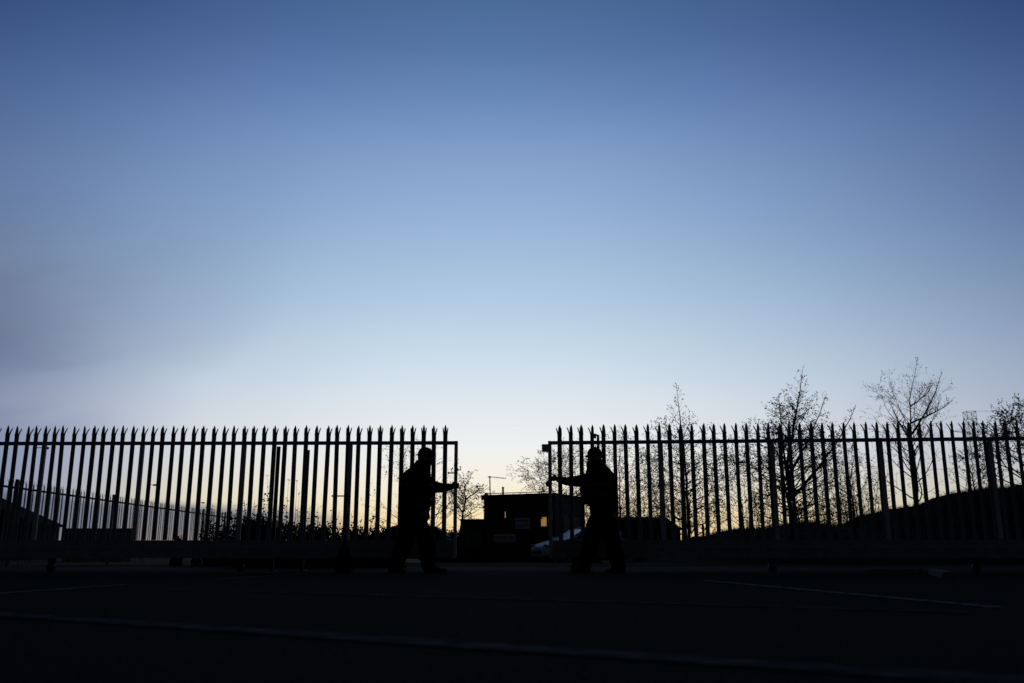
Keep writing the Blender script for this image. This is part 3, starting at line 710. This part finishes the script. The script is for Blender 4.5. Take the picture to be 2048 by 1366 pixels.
# tall weeds with seed heads
def weed(seed, px, top, Y, foot, label, leafy):
    t = Tree(seed); r = t.r; e = W(px, top, Y); b = Vector((W(foot, 1100, Y).x, Y, 0))
    root = empty('tall_weed', b, label, 'weed', 'tall weeds above the bushes')
    st = MB(); mid = b.lerp(e, .55)+Vector((r.uniform(-.03, .03), 0, 0)); pts = [b, b.lerp(mid, .5), mid, mid.lerp(e, .6), e]
    st.tube(pts, [.008, .007, .006, .004, .003], 4, 0, True); st.build('stem', twigm, root)
    for i in range(leafy):
        q = mid.lerp(e, r.random()) if leafy > 12 else e
        t.leaf(q+t.rv()*(.05 if leafy > 12 else .012), .055 if leafy > 12 else .03)
    t.tw.build('seed_head' if leafy <= 12 else 'foliage', [twigm, hedgem], root)
WEEDS = [(41, 534, 951, 545, 6, 'thin dead weed stalk with round seed head, topmost of the weeds'), (42, 539, 972, 536, 30, 'leafy weed rising left of the taller steel post'),
         (43, 528, 985, 532, 26, 'leafy weed between the dense bush and the taller steel post'), (44, 577, 960, 571, 6, 'thin weed stalk right of the taller steel post'), (45, 594, 962, 590, 6, 'thin weed stalk midway between the two steel posts'),
         (46, 572, 996, 570, 26, 'leafy weed close beside the taller steel post, right side'), (47, 598, 986, 592, 6, 'short thin stalk left of the shorter steel post'), (48, 509, 1000, 512, 22, 'leafy weed on top of the dense round bush'),
         (49, 620, 1010, 618, 18, 'leafy weed right of the shorter steel post'), (50, 636, 1012, 633, 18, 'leafy weed midway between shorter steel post and cross post'), (51, 664, 1018, 662, 18, 'leafy weed left of the cross post foot'),
         (52, 703, 1026, 704, 18, 'leafy weed right of the cross post'), (53, 462, 1003, 464, 14, 'leafy weed above the ragged bush'), (54, 424, 1006, 428, 14, 'leafy weed above the ivy-like bush'), (55, 745, 1030, 746, 18, 'leafy weed just left of the left man')]
for s, px, top, foot, lf, lb in WEEDS: weed(s, px, top, 20, foot, lb, lf)

# ------------------------------------------------------------------ earth bank on the right
PROF = [(1340, 1092), (1400, 1074), (1445, 1063), (1475, 1058), (1526, 1057), (1571, 1050), (1603, 1043), (1631, 1047), (1666, 1054), (1690, 1051), (1715, 1041), (1737, 1030), (1767, 1020), (1804, 1016), (1850, 1007), (1879, 998), (1894, 988), (1924, 983), (1968, 977), (2013, 974), (2060, 971), (2200, 966), (2500, 962), (2900, 970)]
YR = 37.0
prof = [(W(px, py, YR).x, W(px, py, YR).z) for px, py in PROF]
def ridge(x):
    if x <= prof[0][0]: return max(0, prof[0][1]-(prof[0][0]-x)*.4)
    for (a, za), (b, zb) in zip(prof, prof[1:]):
        if x <= b: return za+(zb-za)*(x-a)/(b-a)
    return prof[-1][1]
m = MB(); x0, x1, y0, y1 = prof[0][0]-2, prof[-1][0], 29.5, 46; nx, ny = 150, 34; vs = []
for j in range(ny+1):
    yy = y0+(y1-y0)*j/ny; s = (yy-YR)/(YR-y0 if yy < YR else y1-YR); b = max(0, 1-s*s)**1.2
    for i in range(nx+1):
        x = x0+(x1-x0)*i/nx
        z = ridge(x)*b+noise.noise(Vector((x*1.3, yy*1.3, 0)))*.10*b
        vs.append((x, yy, z-.02))
m.add(vs, [(j*(nx+1)+i, j*(nx+1)+i+1, (j+1)*(nx+1)+i+1, (j+1)*(nx+1)+i) for j in range(ny) for i in range(nx)])
tag(m.build('earth_bank', grassm, None, True), kind='structure')
m = MB(); rnd = random.Random(5)
for i in range(9000):
    x = rnd.uniform(x0+.5, prof[-3][0]); yy = YR+rnd.gauss(-.6, 1.0); s = (yy-YR)/(YR-y0 if yy < YR else y1-YR); z = ridge(x)*max(0, 1-s*s)**1.2
    if z < .02: continue
    h = rnd.uniform(.05, .17)*(1.6 if rnd.random() < .06 else 1); a = rnd.uniform(0, 6.28); l = Vector((math.cos(a), math.sin(a), 0)); p = Vector((x, yy, z-.06))
    m.add([p-l*.008, p+l*.008, p+l*h*.35*rnd.random()+Vector((0, 0, h+.06))], [(0,1,2)])
tag(m.build('bank_grass', hedgem), 'rough dark grass along the top of the earth bank', 'grass', kind='stuff')
# two short posts standing on the low left end of the bank
for px, top, bot, lb in ((1407, 1049, 1078, 'thin timber post at the low left foot of the bank'), (1501, 1037, 1062, 'stubby timber post on the bank below the young tree')):
    b = W(px, bot, 35.5); e = W(px, top, 35.5); r = empty('timber_post', b, lb, 'post', 'posts on the bank')
    a = MB(); a.tube([(b.x, b.y, max(0, b.z-.4)), (b.x, b.y, e.z)], [.055, .045], 8); a.build('shaft', timber, r)
    a = MB(); a.tube([(b.x-.09, b.y-.05, e.z-.14), (b.x+.09, b.y-.05, e.z-.14)], .02, 6); a.build('wire_staple', darksteel, r)

# ------------------------------------------------------------------ cabin with lit windows
phi = R(25); C0 = Vector((PX(1108, 44.5, 2), 44.5, 0)); dl = Vector((-math.cos(phi), math.sin(phi), 0)); dr = Vector((math.sin(phi), math.cos(phi), 0))
HC = W(1108, 988, 44.5).z
cab = empty('site_cabin', C0, 'dark flat-roofed cabin with a lit window, aerial on the roof', 'cabin')
def slab(mb, org, ax, ay, a0, a1, b0, b1, z0, z1, mi=0):
    q = [org+ax*a+ay*b for a, b in ((a0, b0), (a1, b0), (a1, b1), (a0, b1))]
    mb.add([Vector((v.x, v.y, z0)) for v in q]+[Vector((v.x, v.y, z1)) for v in q], [(0,3,2,1),(4,5,6,7),(0,1,5,4),(1,2,6,5),(2,3,7,6),(3,0,4,7)], mi)
    return mb
LW, LD = 3.78, 4.1
def cpx(px, Y=45.3): # distance along the front face from the corner for a pixel column
    c = (px-1024)/F; # C0 + dl*a ; X = c*(Y*cp + (z-CH)*sp)
    return (c*(C0.y*cp+1.5*sp)-C0.x)/(dl.x-c*dl.y*cp)
def front(name, pxa, pxb, ya, yb, d0, d1, m, parent=cab):
    a0, a1 = sorted((cpx(pxa), cpx(pxb))); Yc = (C0+dl*(a0+a1)/2).y
    za, zb = sorted((W(1050, ya, Yc).z, W(1050, yb, Yc).z)); mb = MB(); slab(mb, C0, dl, dr, a0, a1, d0, d1, za, zb)
    o = mb.build(name, m, parent); fixn(o.data); return o
# front wall in strips so that the windows are real openings
def wall_with_holes(name, holes, a0, a1, H, ax, ay, th, m):
    mb = MB(); cuts = sorted(set([a0, a1]+[h for hh in holes for h in hh[:2]]))
    for p, q in zip(cuts, cuts[1:]):
        hs = [h for h in holes if h[0] <= p+1e-6 and h[1] >= q-1e-6]
        z = .0
        for h in sorted(hs, key=lambda h: h[2]):
            slab(mb, C0, ax, ay, p, q, 0, th, z, h[2]); z = h[3]
        slab(mb, C0, ax, ay, p, q, 0, th, z, H)
    o = mb.build(name, m, cab); fixn(o.data); return o
def hole(pxa, pxb, ya, yb):
    a0, a1 = sorted((cpx(pxa), cpx(pxb))); Yc = (C0+dl*(a0+a1)/2).y
    return (a0, a1, W(1050, yb, Yc).z, W(1050, ya, Yc).z)
HS = [hole(1080, 1103, 1033, 1053.5), hole(1007.5, 1011.5, 1022, 1037)]
wall_with_holes('front_wall', HS, .0, LW, HC, dl, dr, .12, render_)
def hpane(h, m, name='window'):
    mb = MB(); slab(mb, C0, dl, dr, h[0]+.02, h[1]-.02, .08, .095, h[2]+.02, h[3]-.02); p = mb.build(name, m, cab); fixn(p.data)
    mb = MB()
    for a, b, c, d in ((h[0], h[1], h[2], h[2]+.03), (h[0], h[1], h[3]-.03, h[3]), (h[0], h[0]+.03, h[2]+.03, h[3]-.03), (h[1]-.03, h[1], h[2]+.03, h[3]-.03)):
        slab(mb, C0, dl, dr, a+.001, b-.001, .04, .079, c+.001, d-.001)
    f = mb.build('window_frame', blackp, p); fixn(f.data); return p
w1 = hpane(HS[0], litw)
mb = MB(); a = cpx(1094.5); slab(mb, C0, dl, dr, a-.05, a+.05, .03, .078, HS[0][2]+.03, HS[0][3]-.03); o = mb.build('mullion', blackp, w1); fixn(o.data)
mb = MB(); a = cpx(1083.3); slab(mb, C0, dl, dr, a-.035, a+.035, .03, .078, HS[0][3]-.11, HS[0][3]-.04); o = mb.build('sticker', blackp, w1); fixn(o.data)
hpane(HS[1], litc)
mb = MB(); slab(mb, C0, dr, dl, .121, LD, .0, .1, 0, HC); o = mb.build('side_wall', clad2, cab); fixn(o.data)
mb = MB(); slab(mb, C0, dr, dl, .121, LD, LW-.1, LW, 0, HC); o = mb.build('side_wall', render_, cab); fixn(o.data)
mb = MB(); slab(mb, C0, dl, dr, .101, LW-.101, LD-.1, LD, 0, HC); o = mb.build('back_wall', render_, cab); fixn(o.data)
mb = MB(); slab(mb, C0, dl, dr, -.12, LW+.12, -.12, LD+.12, HC, HC+.05); rf = mb.build('roof', slate, cab); fixn(rf.data)
mb = MB(); slab(mb, C0, dl, dr, -.10, LW+.10, -.10, -.06, HC-.20, HC-.002); o = mb.build('fascia', blackp, rf); fixn(o.data)
mb = MB()
for i in range(6):
    q = C0+dl*(LW-.25)*(i/5)+dl*.1+dr*.15; mb.tube([(q.x, q.y, HC+.05), (q.x, q.y, HC+.14)], .014, 6)
q0, q1 = C0+dl*(-.05)+dr*.15, C0+dl*(LW-.1)+dr*.15
mb.tube([(q0.x, q0.y, HC+.13), (q1.x, q1.y, HC+.13)], .02, 6); mb.tube([(q1.x+.05, q1.y, HC+.12), (q1.x-.12, q1.y, HC+.12)], .05, 6); mb.build('roof_rail', darksteel, rf)
# aerial
Yc = 46.0; a0, a1 = W(980.5, 986, Yc), W(979.5, 953.5, Yc)
mb = MB(); mb.tube([(a0.x, Yc, HC+.05), (a1.x, Yc, a1.z)], .028, 8); ae = mb.build('aerial_mast', darksteel, cab)
b0, b1 = W(975, 953.5, Yc), W(1012, 957, Yc); mb = MB(); mb.tube([b0, b1], .016, 6)
for i in range(8):
    q = b0.lerp(b1, .12+.85*i/7); mb.tube([q+Vector((-.02, -.16+.008*i, 0)), q+Vector((.02, .16-.008*i, 0))], .008, 5); mb.tube([q, q+Vector((0, 0, .05))], .008, 5)
mb.box((b0.x+.06, Yc-.03, b0.z-.05), (b0.x+.15, Yc+.03, b0.z+.03)); mb.build('aerial_boom', darksteel, ae)
f0, f1 = W(1006, 990, 46.2), W(1006, 975, 46.2); mb = MB(); mb.tube([(f0.x, 46.2, HC+.05), (f0.x, 46.2, f1.z)], .05, 10); mb.tube([(f0.x, 46.2, f1.z), (f0.x, 46.2, f1.z+.03)], .065, 10); mb.build('flue', galv, rf)
# side details
mb = MB(); slab(mb, C0, dr, dl, 1.2, 1.9, -.02, -.002, .25, 2.25); o = mb.build('door', winm, cab); fixn(o.data)
mb = MB(); slab(mb, C0, dr, dl, 1.78, 1.82, -.07, -.022, 1.1, 1.25); fixn(mb.build('handle', galv, o).data)
mb = MB(); slab(mb, C0, dr, dl, 2.5, 3.4, -.02, -.002, 1.2, 2.2); o = mb.build('window', winm, cab); fixn(o.data)
# signs on the front
def sign(name, label, pxa, pxb, ya, yb, base, prints):
    a0, a1 = sorted((cpx(pxa), cpx(pxb))); Yc = (C0+dl*(a0+a1)/2).y; za, zb = sorted((W(1050, ya, Yc).z, W(1050, yb, Yc).z))
    r = empty(name, C0+dl*(a0+a1)/2+Vector((0, 0, za)), label, 'sign')
    mb = MB(); slab(mb, C0, dl, dr, a0, a1, -.03, -.004, za, zb); o = mb.build('board', base, r); fixn(o.data)
    for (u0, u1, v0, v1, m_) in prints:     # u from the left of the board, v from its top
        mb = MB(); slab(mb, C0, dl, dr, a1-(a1-a0)*u1, a1-(a1-a0)*u0, -.033, -.0305, zb-(zb-za)*v1, zb-(zb-za)*v0); fixn(mb.build('print', m_, r).data)
sign('notice_board', 'pale notice board with dark bands beside the lit window', 1031.5, 1060.5, 1036, 1057.5, signw,
     [(.06, .94, .16, .26, signb), (.06, .90, .34, .42, signb), (0.0, 1.0, .60, .70, signb), (.06, .8, .80, .88, signb)])
sign('warning_sign', 'long white sign with red lettering low on the cabin', 988, 1031, 1068.5, 1084, signw,
     [(.05+.065*i, .05+.065*i+.045, .22, .60, signr) for i in range(9)]+[(.68+.07*i, .68+.07*i+.045, .22, .60, signr) for i in range(4)]+[(.05, .94, .74, .82, signr)])

# dark store container left of the cabin
p0, p1 = W(921, 1038, 41), W(976, 1038, 41)
r = empty('store_container', (p0.x, 41, 0), 'low dark container between the small tree and the cabin', 'container')
mb = MB(); n = 16; w = (p1.x-p0.x)
prof_ = []
for i in range(n):
    x = p0.x+w*i/n; s = w/n
    prof_ += [(x, 41.0), (x+s*.35, 41.0), (x+s*.5, 41.04), (x+s*.85, 41.04)]
prof_.append((p1.x, 41.0)); H_ = p0.z-.06; k = len(prof_)
back = [(p1.x, 43.3), (p0.x, 43.3)]
ring = prof_+back; q = len(ring)
mb.add([(x, y_, .08) for x, y_ in ring]+[(x, y_, H_) for x, y_ in ring], [(i, (i+1) % q, (i+1) % q+q, i+q) for i in range(q)])
o = mb.build('wall', render_, r); fixn(o.data)
mb = MB(); mb.box((p0.x-.03, 40.97, H_), (p1.x+.03, 43.33, H_+.06)); bevel(mb.build('roof', slate, r), .01)
mb = MB(); mb.box((p0.x-.02, 40.98, 0), (p1.x+.02, 43.32, .08)); mb.build('base_frame', darksteel, r)
s0, s1 = W(931, 1060, 40.95), W(964, 1092, 40.95)
mb = MB(); mb.box((s0.x, 40.955, s1.z), (s1.x, 40.985, s0.z)); mb.build('panel', mat('faded_panel', (.10, .10, .105), (.06, .06, .065), .8, 3, .1), r)

# ------------------------------------------------------------------ cars
def make_car(label, org, yaw, paint, glass=glass, group='parked cars'):
    """local x forward, y left; a small hatchback 4.05 x 1.72 x 1.48"""
    root = bpy.data.objects.new('parked_car', None); COL.objects.link(root); tag(root, label, 'car', group)
    root.matrix_basis = Matrix.Translation(org) @ Matrix.Rotation(yaw, 4, 'Z'); root.location = org; root.rotation_euler = (0, 0, yaw)
    def put(mb, name, m, parent=root, smooth=False, sub=0):
        o = bpy.data.objects.new(name, mb.mesh(name, m, smooth)); COL.objects.link(o); o.parent = parent; fixn(o.data)
        if sub: s = o.modifiers.new('sub', 'SUBSURF'); s.levels = sub; s.render_levels = sub
        return o
    # lower body: stations along x: (x, half width, z bottom, z shoulder, z deck)
    st = [(2.02, .50, .30, .52, .55), (1.97, .66, .22, .60, .66), (1.80, .78, .19, .66, .76), (1.40, .84, .19, .74, .87), (1.00, .855, .19, .82, .945), (.55, .86, .19, .88, .97), (-.2, .86, .19, .91, .985), (-1.0, .86, .19, .94, 1.0), (-1.6, .84, .20, .95, 1.01), (-1.90, .78, .24, .92, .99), (-2.0, .68, .32, .86, .93)]
    mb = MB(); vs = []; K = 12
    for x, w, zb, zs, zd in st:
        half = [(0, zb), (w*.80, zb), (w*.97, zb+.08), (w, (zb+zs)/2), (w*.985, zs), (w*.90, zd-.01), (w*.45, zd+.015)]
        ring = half+[(0, zd+.02)]+[(-y_, z) for y_, z in reversed(half[1:])]
        K = len(ring); vs += [(x, y_, z) for y_, z in ring]
    fs = [(i*K+k, i*K+(k+1) % K, (i+1)*K+(k+1) % K, (i+1)*K+k) for i in range(len(st)-1) for k in range(K)]
    fs += [tuple(range(K)), tuple(range((len(st)-1)*K, len(st)*K))]
    mb.add(vs, fs); body = put(mb, 'body', paint, smooth=True, sub=1)
    # greenhouse: dark glass volume with painted roof and pillars
    gh = [(.92, .70, .945, .95), (.62, .69, .96, 1.10), (.10, .64, .97, 1.385), (-.35, .635, .98, 1.455), (-.95, .63, .985, 1.445), (-1.45, .61, .99, 1.36), (-1.72, .60, 1.0, 1.20), (-1.93, .64, .97, 1.0)]
    mb = MB(); vs = []
    for x, w, zb, zt in gh: vs += [(x, w+.10, zb), (x, w, zt), (x, -w, zt), (x, -w-.10, zb)]
    fs = [(i*4+k, i*4+(k+1) % 4, (i+1)*4+(k+1) % 4, (i+1)*4+k) for i in range(len(gh)-1) for k in range(4)]+[(0,1,2,3), tuple(range(len(vs)-4, len(vs)))]
    mb.add(vs, fs); put(mb, 'windows', glass)
    mb = MB(); rr_ = gh[2:6]; vs = []
    for x, w, zb, zt in rr_: vs += [(x, w+.012, zt-.02), (x, w*.9, zt+.012), (x, 0, zt+.03), (x, -w*.9, zt+.012), (x, -w-.012, zt-.02)]
    fs = [(i*5+k, i*5+k+1, (i+1)*5+k+1, (i+1)*5+k) for i in range(3) for k in range(4)]
    mb.add(vs, fs); o = put(mb, 'roof', paint, smooth=True); sol = o.modifiers.new('solid', 'SOLIDIFY'); sol.thickness = .02
    for s in (1, -1):
        def side(x, zf):           # point on the glass side
            for (xa, wa, ba, ta), (xb, wb, bb, tb) in zip(gh, gh[1:]):
                if xb <= x <= xa:
                    t = (xa-x)/(xa-xb); w_ = wa+(wb-wa)*t; b_ = ba+(bb-ba)*t; t_ = ta+(tb-ta)*t
                    return Vector((x, s*(w_+.10*(1-zf)+.006), b_+(t_-b_)*zf))
        for xa, xb in ((.92, .10), (-.42, -.42), (-1.50, -1.55)):
            mb = MB(); mb.tube([side(xa-.001, .02), side((xa+xb)/2, .5) if xa != xb else side(xa, .5), side(xb, .97)], .032 if xa > -1 else .10, 8); put(mb, 'pillar', paint if xa != xb else blackp)
        mb = MB(); mb.ball((.72, s*.95, 1.0), .06, .10, .07, 12, 8); mb.tube([(.72, s*.80, .96), (.72, s*.9, .98)], .02, 6); put(mb, 'mirror', paint, smooth=True)
        mb = MB(); mb.ball((1.82, s*.60, .665), .19, .17, .065, 14, 9, rot=Matrix.Rotation(s*-.75, 3, 'Z') @ Matrix.Rotation(-.25, 3, 'Y')); put(mb, 'headlight', lampg, smooth=True)
        mb = MB(); mb.ball((-1.93, s*.62, .84), .06, .12, .13, 12, 8); put(mb, 'tail_light', mat('tail_lamp', (.12, .01, .01), (.09, .008, .008), .3, 5, .4), smooth=True)
        d = MB(); d.box((.02, s*.862, .93), (.16, s*.885, .955)); d.box((-.85, s*.862, .95), (-.71, s*.885, .975)); put(d, 'door_handle', paint)
        for x in (1.27, -1.25):
            c = Vector((x, s*.78, .305)); mb = MB(); prof_ = [(-.09, .20), (-.095, .29), (-.07, .305), (.07, .305), (.095, .29), (.09, .20)]; n = 22
            vs = [(c.x+r_*math.cos(2*math.pi*k/n), c.y+o_, c.z+r_*math.sin(2*math.pi*k/n)) for o_, r_ in prof_ for k in range(n)]
            mb.add(vs, [(i*n+k, i*n+(k+1) % n, (i+1)*n+(k+1) % n, (i+1)*n+k) for i in range(5) for k in range(n)]); t = put(mb, 'wheel', tyre, smooth=False)
            mb = MB(); mb.tube([c+Vector((0, s*.03, 0)), c+Vector((0, s*.07, 0))], [.20, .20], 22)
            for k in range(5):
                a_ = 2*math.pi*k/5; mb.tube([c+Vector((.03*math.cos(a_), s*.08, .03*math.sin(a_))), c+Vector((.18*math.cos(a_), s*.078, .18*math.sin(a_)))], .022, 6)
            put(mb, 'rim', rimm, parent=t)
            mb = MB(); pts = [(x+.36*math.cos(a_), s*.858, .30+.36*math.sin(a_)) for a_ in [math.pi*i/12 for i in range(13)]]; mb.tube(pts, .03, 6); put(mb, 'wheel_arch', blackp)
    mb = MB(); mb.add([(-1.60, .61, 1.28), (-1.60, -.61, 1.28), (-1.74, -.62, 1.21), (-1.74, .62, 1.21), (-1.96, .67, .99), (-1.96, -.67, .99)], [(0,1,2,3), (3,2,5,4)])
    o = put(mb, 'tailgate', paint); sol = o.modifiers.new('solid', 'SOLIDIFY'); sol.thickness = .03; sol.offset = 0
    mb = MB(); mb.box((1.96, -.42, .34), (2.035, .42, .46)); put(mb, 'grille', blackp)
    mb = MB(); mb.box((2.03, -.26, .47), (2.05, .26, .575)); put(mb, 'number_plate', signw)
    mb = MB(); mb.box((-1.6, -.70, .16), (1.6, .70, .20)); put(mb, 'underbody', blackp)
    return root
# white car: front towards the left and the camera
make_car('white hatchback parked behind the right gate, nose towards the cabin', (PX(1160, 39.4, .5), 39.4, 0.006), R(180+24), carw)
make_car('dark car parked behind the left gate beside the left man', (PX(797, 36.5, .5), 36.5, 0.006), R(180-6), card, mat('dull_car_glass', (.012, .012, .013), (.010, .010, .011), .7, 2, .05))

# ------------------------------------------------------------------ house behind the right gate
def house(label, x0, x1, Y0, Y1, ze, zr, rx0, rx1, m, win=(), name='house', ridge_y=None):
    r = empty(name, (x0, Y0, 0), label, 'house'); yr = (Y0+Y1)/2
    mb = MB(); mb.box((x0, Y0, 0), (x1, Y1, ze)); mb.build('wall', m, r)
    ov = .25; mb = MB()
    mb.add([(x0-ov, Y0-ov, ze), (x1+ov, Y0-ov, ze), (x1+ov, Y1+ov, ze), (x0-ov, Y1+ov, ze), (rx0, yr, zr), (rx1, yr, zr)], [(0,1,5,4), (1,2,5), (2,3,4,5), (3,0,4), (3,2,1,0)])
    rf = mb.build('roof', slate, r)
    mb = MB(); mb.tube([(rx0, yr, zr), (rx1, yr, zr)], .07, 6); mb.build('ridge_tile', slate, rf)
    for wx0, wx1, wz0, wz1, m_ in win:
        mb = MB(); mb.box((wx0, Y0-.03, wz0), (wx1, Y0-.004, wz1)); o = mb.build('window', m_, r)
        mb = MB()
        for a_, b_, c_, d_ in ((wx0-.06, wx0, wz0, wz1), (wx1, wx1+.06, wz0, wz1), (wx0-.06, wx1+.06, wz1, wz1+.06), (wx0-.10, wx1+.10, wz0-.07, wz0)): mb.box((a_, Y0-.06, c_), (b_, Y0-.003, d_))
        mb.build('window_frame', signw if m_ is winm else blackp, o)
    return r, rf
xa, xb = PX(1172, 70, 2), PX(1361, 70, 2); ze, zr = W(1300, 1060, 70).z, W(1300, 1036, 74).z
h, rf = house('low hipped-roof house behind the right gate', xa, xb, 70, 78, ze, zr, xa+3.2, PX(1334, 74, 3), brick, [(PX(1285, 70, 1.5), PX(1300, 70, 1.5), 1.0, 2.0, winm), (PX(1318, 70, 1.5), PX(1332, 70, 1.5), 1.0, 2.0, winm)])
mb = MB(); px_ = PX(1366.5, 69.8, 2); mb.tube([(px_, 69.8, 0), (px_, 69.8, W(1366, 1039, 69.8).z)], .10, 8); mb.tube([(px_, 69.8, W(1366, 1040, 69.8).z), (px_, 69.8, W(1366, 1037.5, 69.8).z)], .15, 8); mb.build('vent_pipe', darksteel, h)
# house at the far left, one slope of its gable roof in view
Y0 = 72; YF = Y0+4.3; ex, ez = PX(129, YF, 2), W(129, 1054, YF).z; rx, rz_ = PX(-95, YF, 5), W(-95, 957, YF).z; lx = 2*rx-ex
r = empty('gabled_house', (ex, Y0, 0), 'dark gabled house at the left edge beyond the side fence', 'house')
mb = MB(); mb.extrude([(lx+.35, 0), (ex-.35, 0), (ex-.35, ez-.05), (rx, rz_-.22), (lx+.35, ez-.05)], Y0, Y0+4); o = mb.build('wall', brick, r); fixn(o.data)
mb = MB(); mb.extrude([(lx, ez-.04), (rx, rz_-.04), (ex, ez-.04), (ex, ez+.08), (rx, rz_+.1), (lx, ez+.08)], Y0-.3, YF); o = mb.build('roof', slate, r); fixn(o.data)
for (a_, b_, c_, d_, m_) in ((PX(64, Y0, 1.7), PX(68, Y0, 1.7), 1058, 1071, litw), (PX(20, Y0, 1.7), PX(36, Y0, 1.7), 1055, 1078, winm)):
    mb = MB(); z0_, z1_ = W(110, d_, Y0).z, W(110, c_, Y0).z; mb.box((a_, Y0-.03, z0_), (b_, Y0-.003, z1_)); o = mb.build('window', m_, r)
    mb = MB(); 
    for q in ((a_-.05, a_, z0_, z1_), (b_, b_+.05, z0_, z1_), (a_-.05, b_+.05, z1_, z1_+.05), (a_-.08, b_+.08, z0_-.06, z0_)): mb.box((q[0], Y0-.06, q[2]), (q[1], Y0-.002, q[3]))
    mb.build('window_frame', blackp, o)
# low wall right of it
Y0 = 48; a_, b_ = PX(132, Y0, 1.5), PX(262, Y0, 1.5); zt = W(200, 1056.5, Y0).z
r = empty('garden_wall', (a_, Y0, 0), 'low brick wall beyond the side fence, right of the gabled house', 'wall')
mb = MB(); mb.box((a_, Y0, 0), (b_, Y0+.22, zt-.06)); mb.build('brickwork', brick, r)
n = 10
for i in range(n):
    mb = MB(); mb.box((a_-.02+(b_-a_+.04)*i/n+.004, Y0-.03, zt-.06), (a_-.02+(b_-a_+.04)*(i+1)/n-.004, Y0+.25, zt)); mb.build('coping_stone', concrete, r)
for x in (a_+.1, (a_+b_)/2, b_-.15):
    mb = MB(); mb.box((x-.17, Y0-.06, 0), (x+.17, Y0-.001, zt-.10)); mb.build('pier', brick, r)

# ------------------------------------------------------------------ street lamps, camera pole, pylon
def lamp(px, py, D, arm, label):
    e = W(px, py, D); r = empty('street_lamp', (e.x-arm, D, 0), label, 'street lamp', 'street lamps on the far road')
    x = e.x-arm
    mb = MB(); mb.tube([(x, D, 0), (x, D, 1.4), (x, D, 1.42), (x, D, e.z-.02)], [.09, .09, .06, .045], 10); mb.build('pole', galv, r)
    mb = MB(); mb.tube([(x-.02, D, e.z-.03), (x+arm*.3, D, e.z+.02), (e.x-.3, D, e.z+.02)], [.035, .03, .028], 8); mb.build('arm', galv, r)
    mb = MB(); mb.loft([((e.x-.12, D, e.z-.10), .16, .10), ((e.x-.12, D, e.z-.02), .26, .14), ((e.x-.12, D, e.z+.05), .24, .12), ((e.x-.14, D, e.z+.09), .12, .07)], 12); mb.build('lantern', galv, r)
lamp(95, 896, 66, .95, 'nearest and highest street lamp, at the left edge of the picture')
lamp(312, 970, 101, .95, 'middle street lamp of the row seen through the left gate')
lamp(408, 1005.5, 134, .7, 'farthest and lowest street lamp of the row through the left gate')
D = 30; e = W(1196, 870, D); r = empty('camera_pole', (e.x, D, 0), 'thin pole with hooked head standing behind the right man', 'pole')
mb = MB(); mb.tube([(e.x, D, 0), (e.x, D, e.z)], [.06, .045], 10); mb.build('pole', darksteel, r)
mb = MB(); mb.tube([(e.x+.03, D, e.z-.02), (e.x-.11, D, e.z+.01)], .03, 8); mb.build('bracket', darksteel, r)
mb = MB(); mb.tube([(e.x-.10, D, e.z+.04), (e.x-.10, D, e.z-.07)], [.05, .04], 10); mb.ball((e.x-.10, D, e.z-.08), .04, .04, .04, 10, 6); mb.build('camera_head', blackp, r)
# lattice pylon
D = 190; tl, tr = W(1929.5, 823.5, D), W(1947, 822.5, D); cx = (tl.x+tr.x)/2; hw = (tr.x-tl.x)/2; zt = tl.z
r = empty('lattice_pylon', (cx, D, 0), 'distant lattice pylon top above the right gate', 'pylon')
lev = [(0, 3.2), (5, 2.6), (10, 2.1), (15, 1.6), (19, 1.25), (zt-6.2, 1.05), (zt-4.4, hw), (zt-2.6, hw*.98), (zt-1.5, hw), (zt, hw)]
lev = [q for q in lev if q[0] <= zt]
legs = MB(); br = MB()
for sx_, sy_ in ((-1,-1),(1,-1),(1,1),(-1,1)): legs.tube([(cx+sx_*w, D+sy_*w, z) for z, w in lev], .05, 5)
legs.build('leg_frame', galv, r)
for (z0_, w0), (z1_, w1_) in zip(lev, lev[1:]):
    for a_, b_ in (((-1,-1),(1,-1)), ((1,-1),(1,1)), ((1,1),(-1,1)), ((-1,1),(-1,-1))):
        br.tube([(cx+a_[0]*w0, D+a_[1]*w0, z0_), (cx+b_[0]*w1_, D+b_[1]*w1_, z1_)], .03, 4); br.tube([(cx+b_[0]*w0, D+b_[1]*w0, z0_), (cx+a_[0]*w1_, D+a_[1]*w1_, z1_)], .03, 4)
        br.tube([(cx+a_[0]*w1_, D+a_[1]*w1_, z1_), (cx+b_[0]*w1_, D+b_[1]*w1_, z1_)], .04, 4)
br.build('bracing', galv, r)
for z_, w_ in ((zt-4.4, 4.2), (zt-6.2, 5.0)):
    mb = MB()
    for s in (-1, 1):
        for t in (-1, 1): mb.tube([(cx, D+t*.8, z_), (cx+s*w_, D, z_+.25)], .05, 4)
        mb.tube([(cx, D, z_+1.0), (cx+s*w_, D, z_+.25)], .05, 4); mb.tube([(cx+s*w_, D, z_+.25), (cx+s*w_, D, z_-.6)], .06, 5)
    mb.build('crossarm', galv, r)
# overhead wires running off to the right, nearer
def wire(a_, b_, label):
    mb = MB(); pts = []
    for i in range(21):
        t = i/20; p = a_.lerp(b_, t); p.z -= 4*2.0*t*(1-t); pts.append(p)
    mb.tube(pts, .028, 4, 0, False); tag(mb.build('overhead_wire', galv), label, 'wire', 'overhead wires from the pylon')
wire(tr, Vector((tr.x+70, 150, zt+2.0)), 'topmost overhead wire leaving the pylon to the right')
wire(Vector((cx+4.2, D, zt-5.0)), Vector((cx+75, 150, zt-3.5)), 'middle overhead wire leaving the pylon to the right')
wire(Vector((cx+5.0, D, zt-6.6)), Vector((cx+75, 150, zt-5.4)), 'lowest overhead wire leaving the pylon to the right')
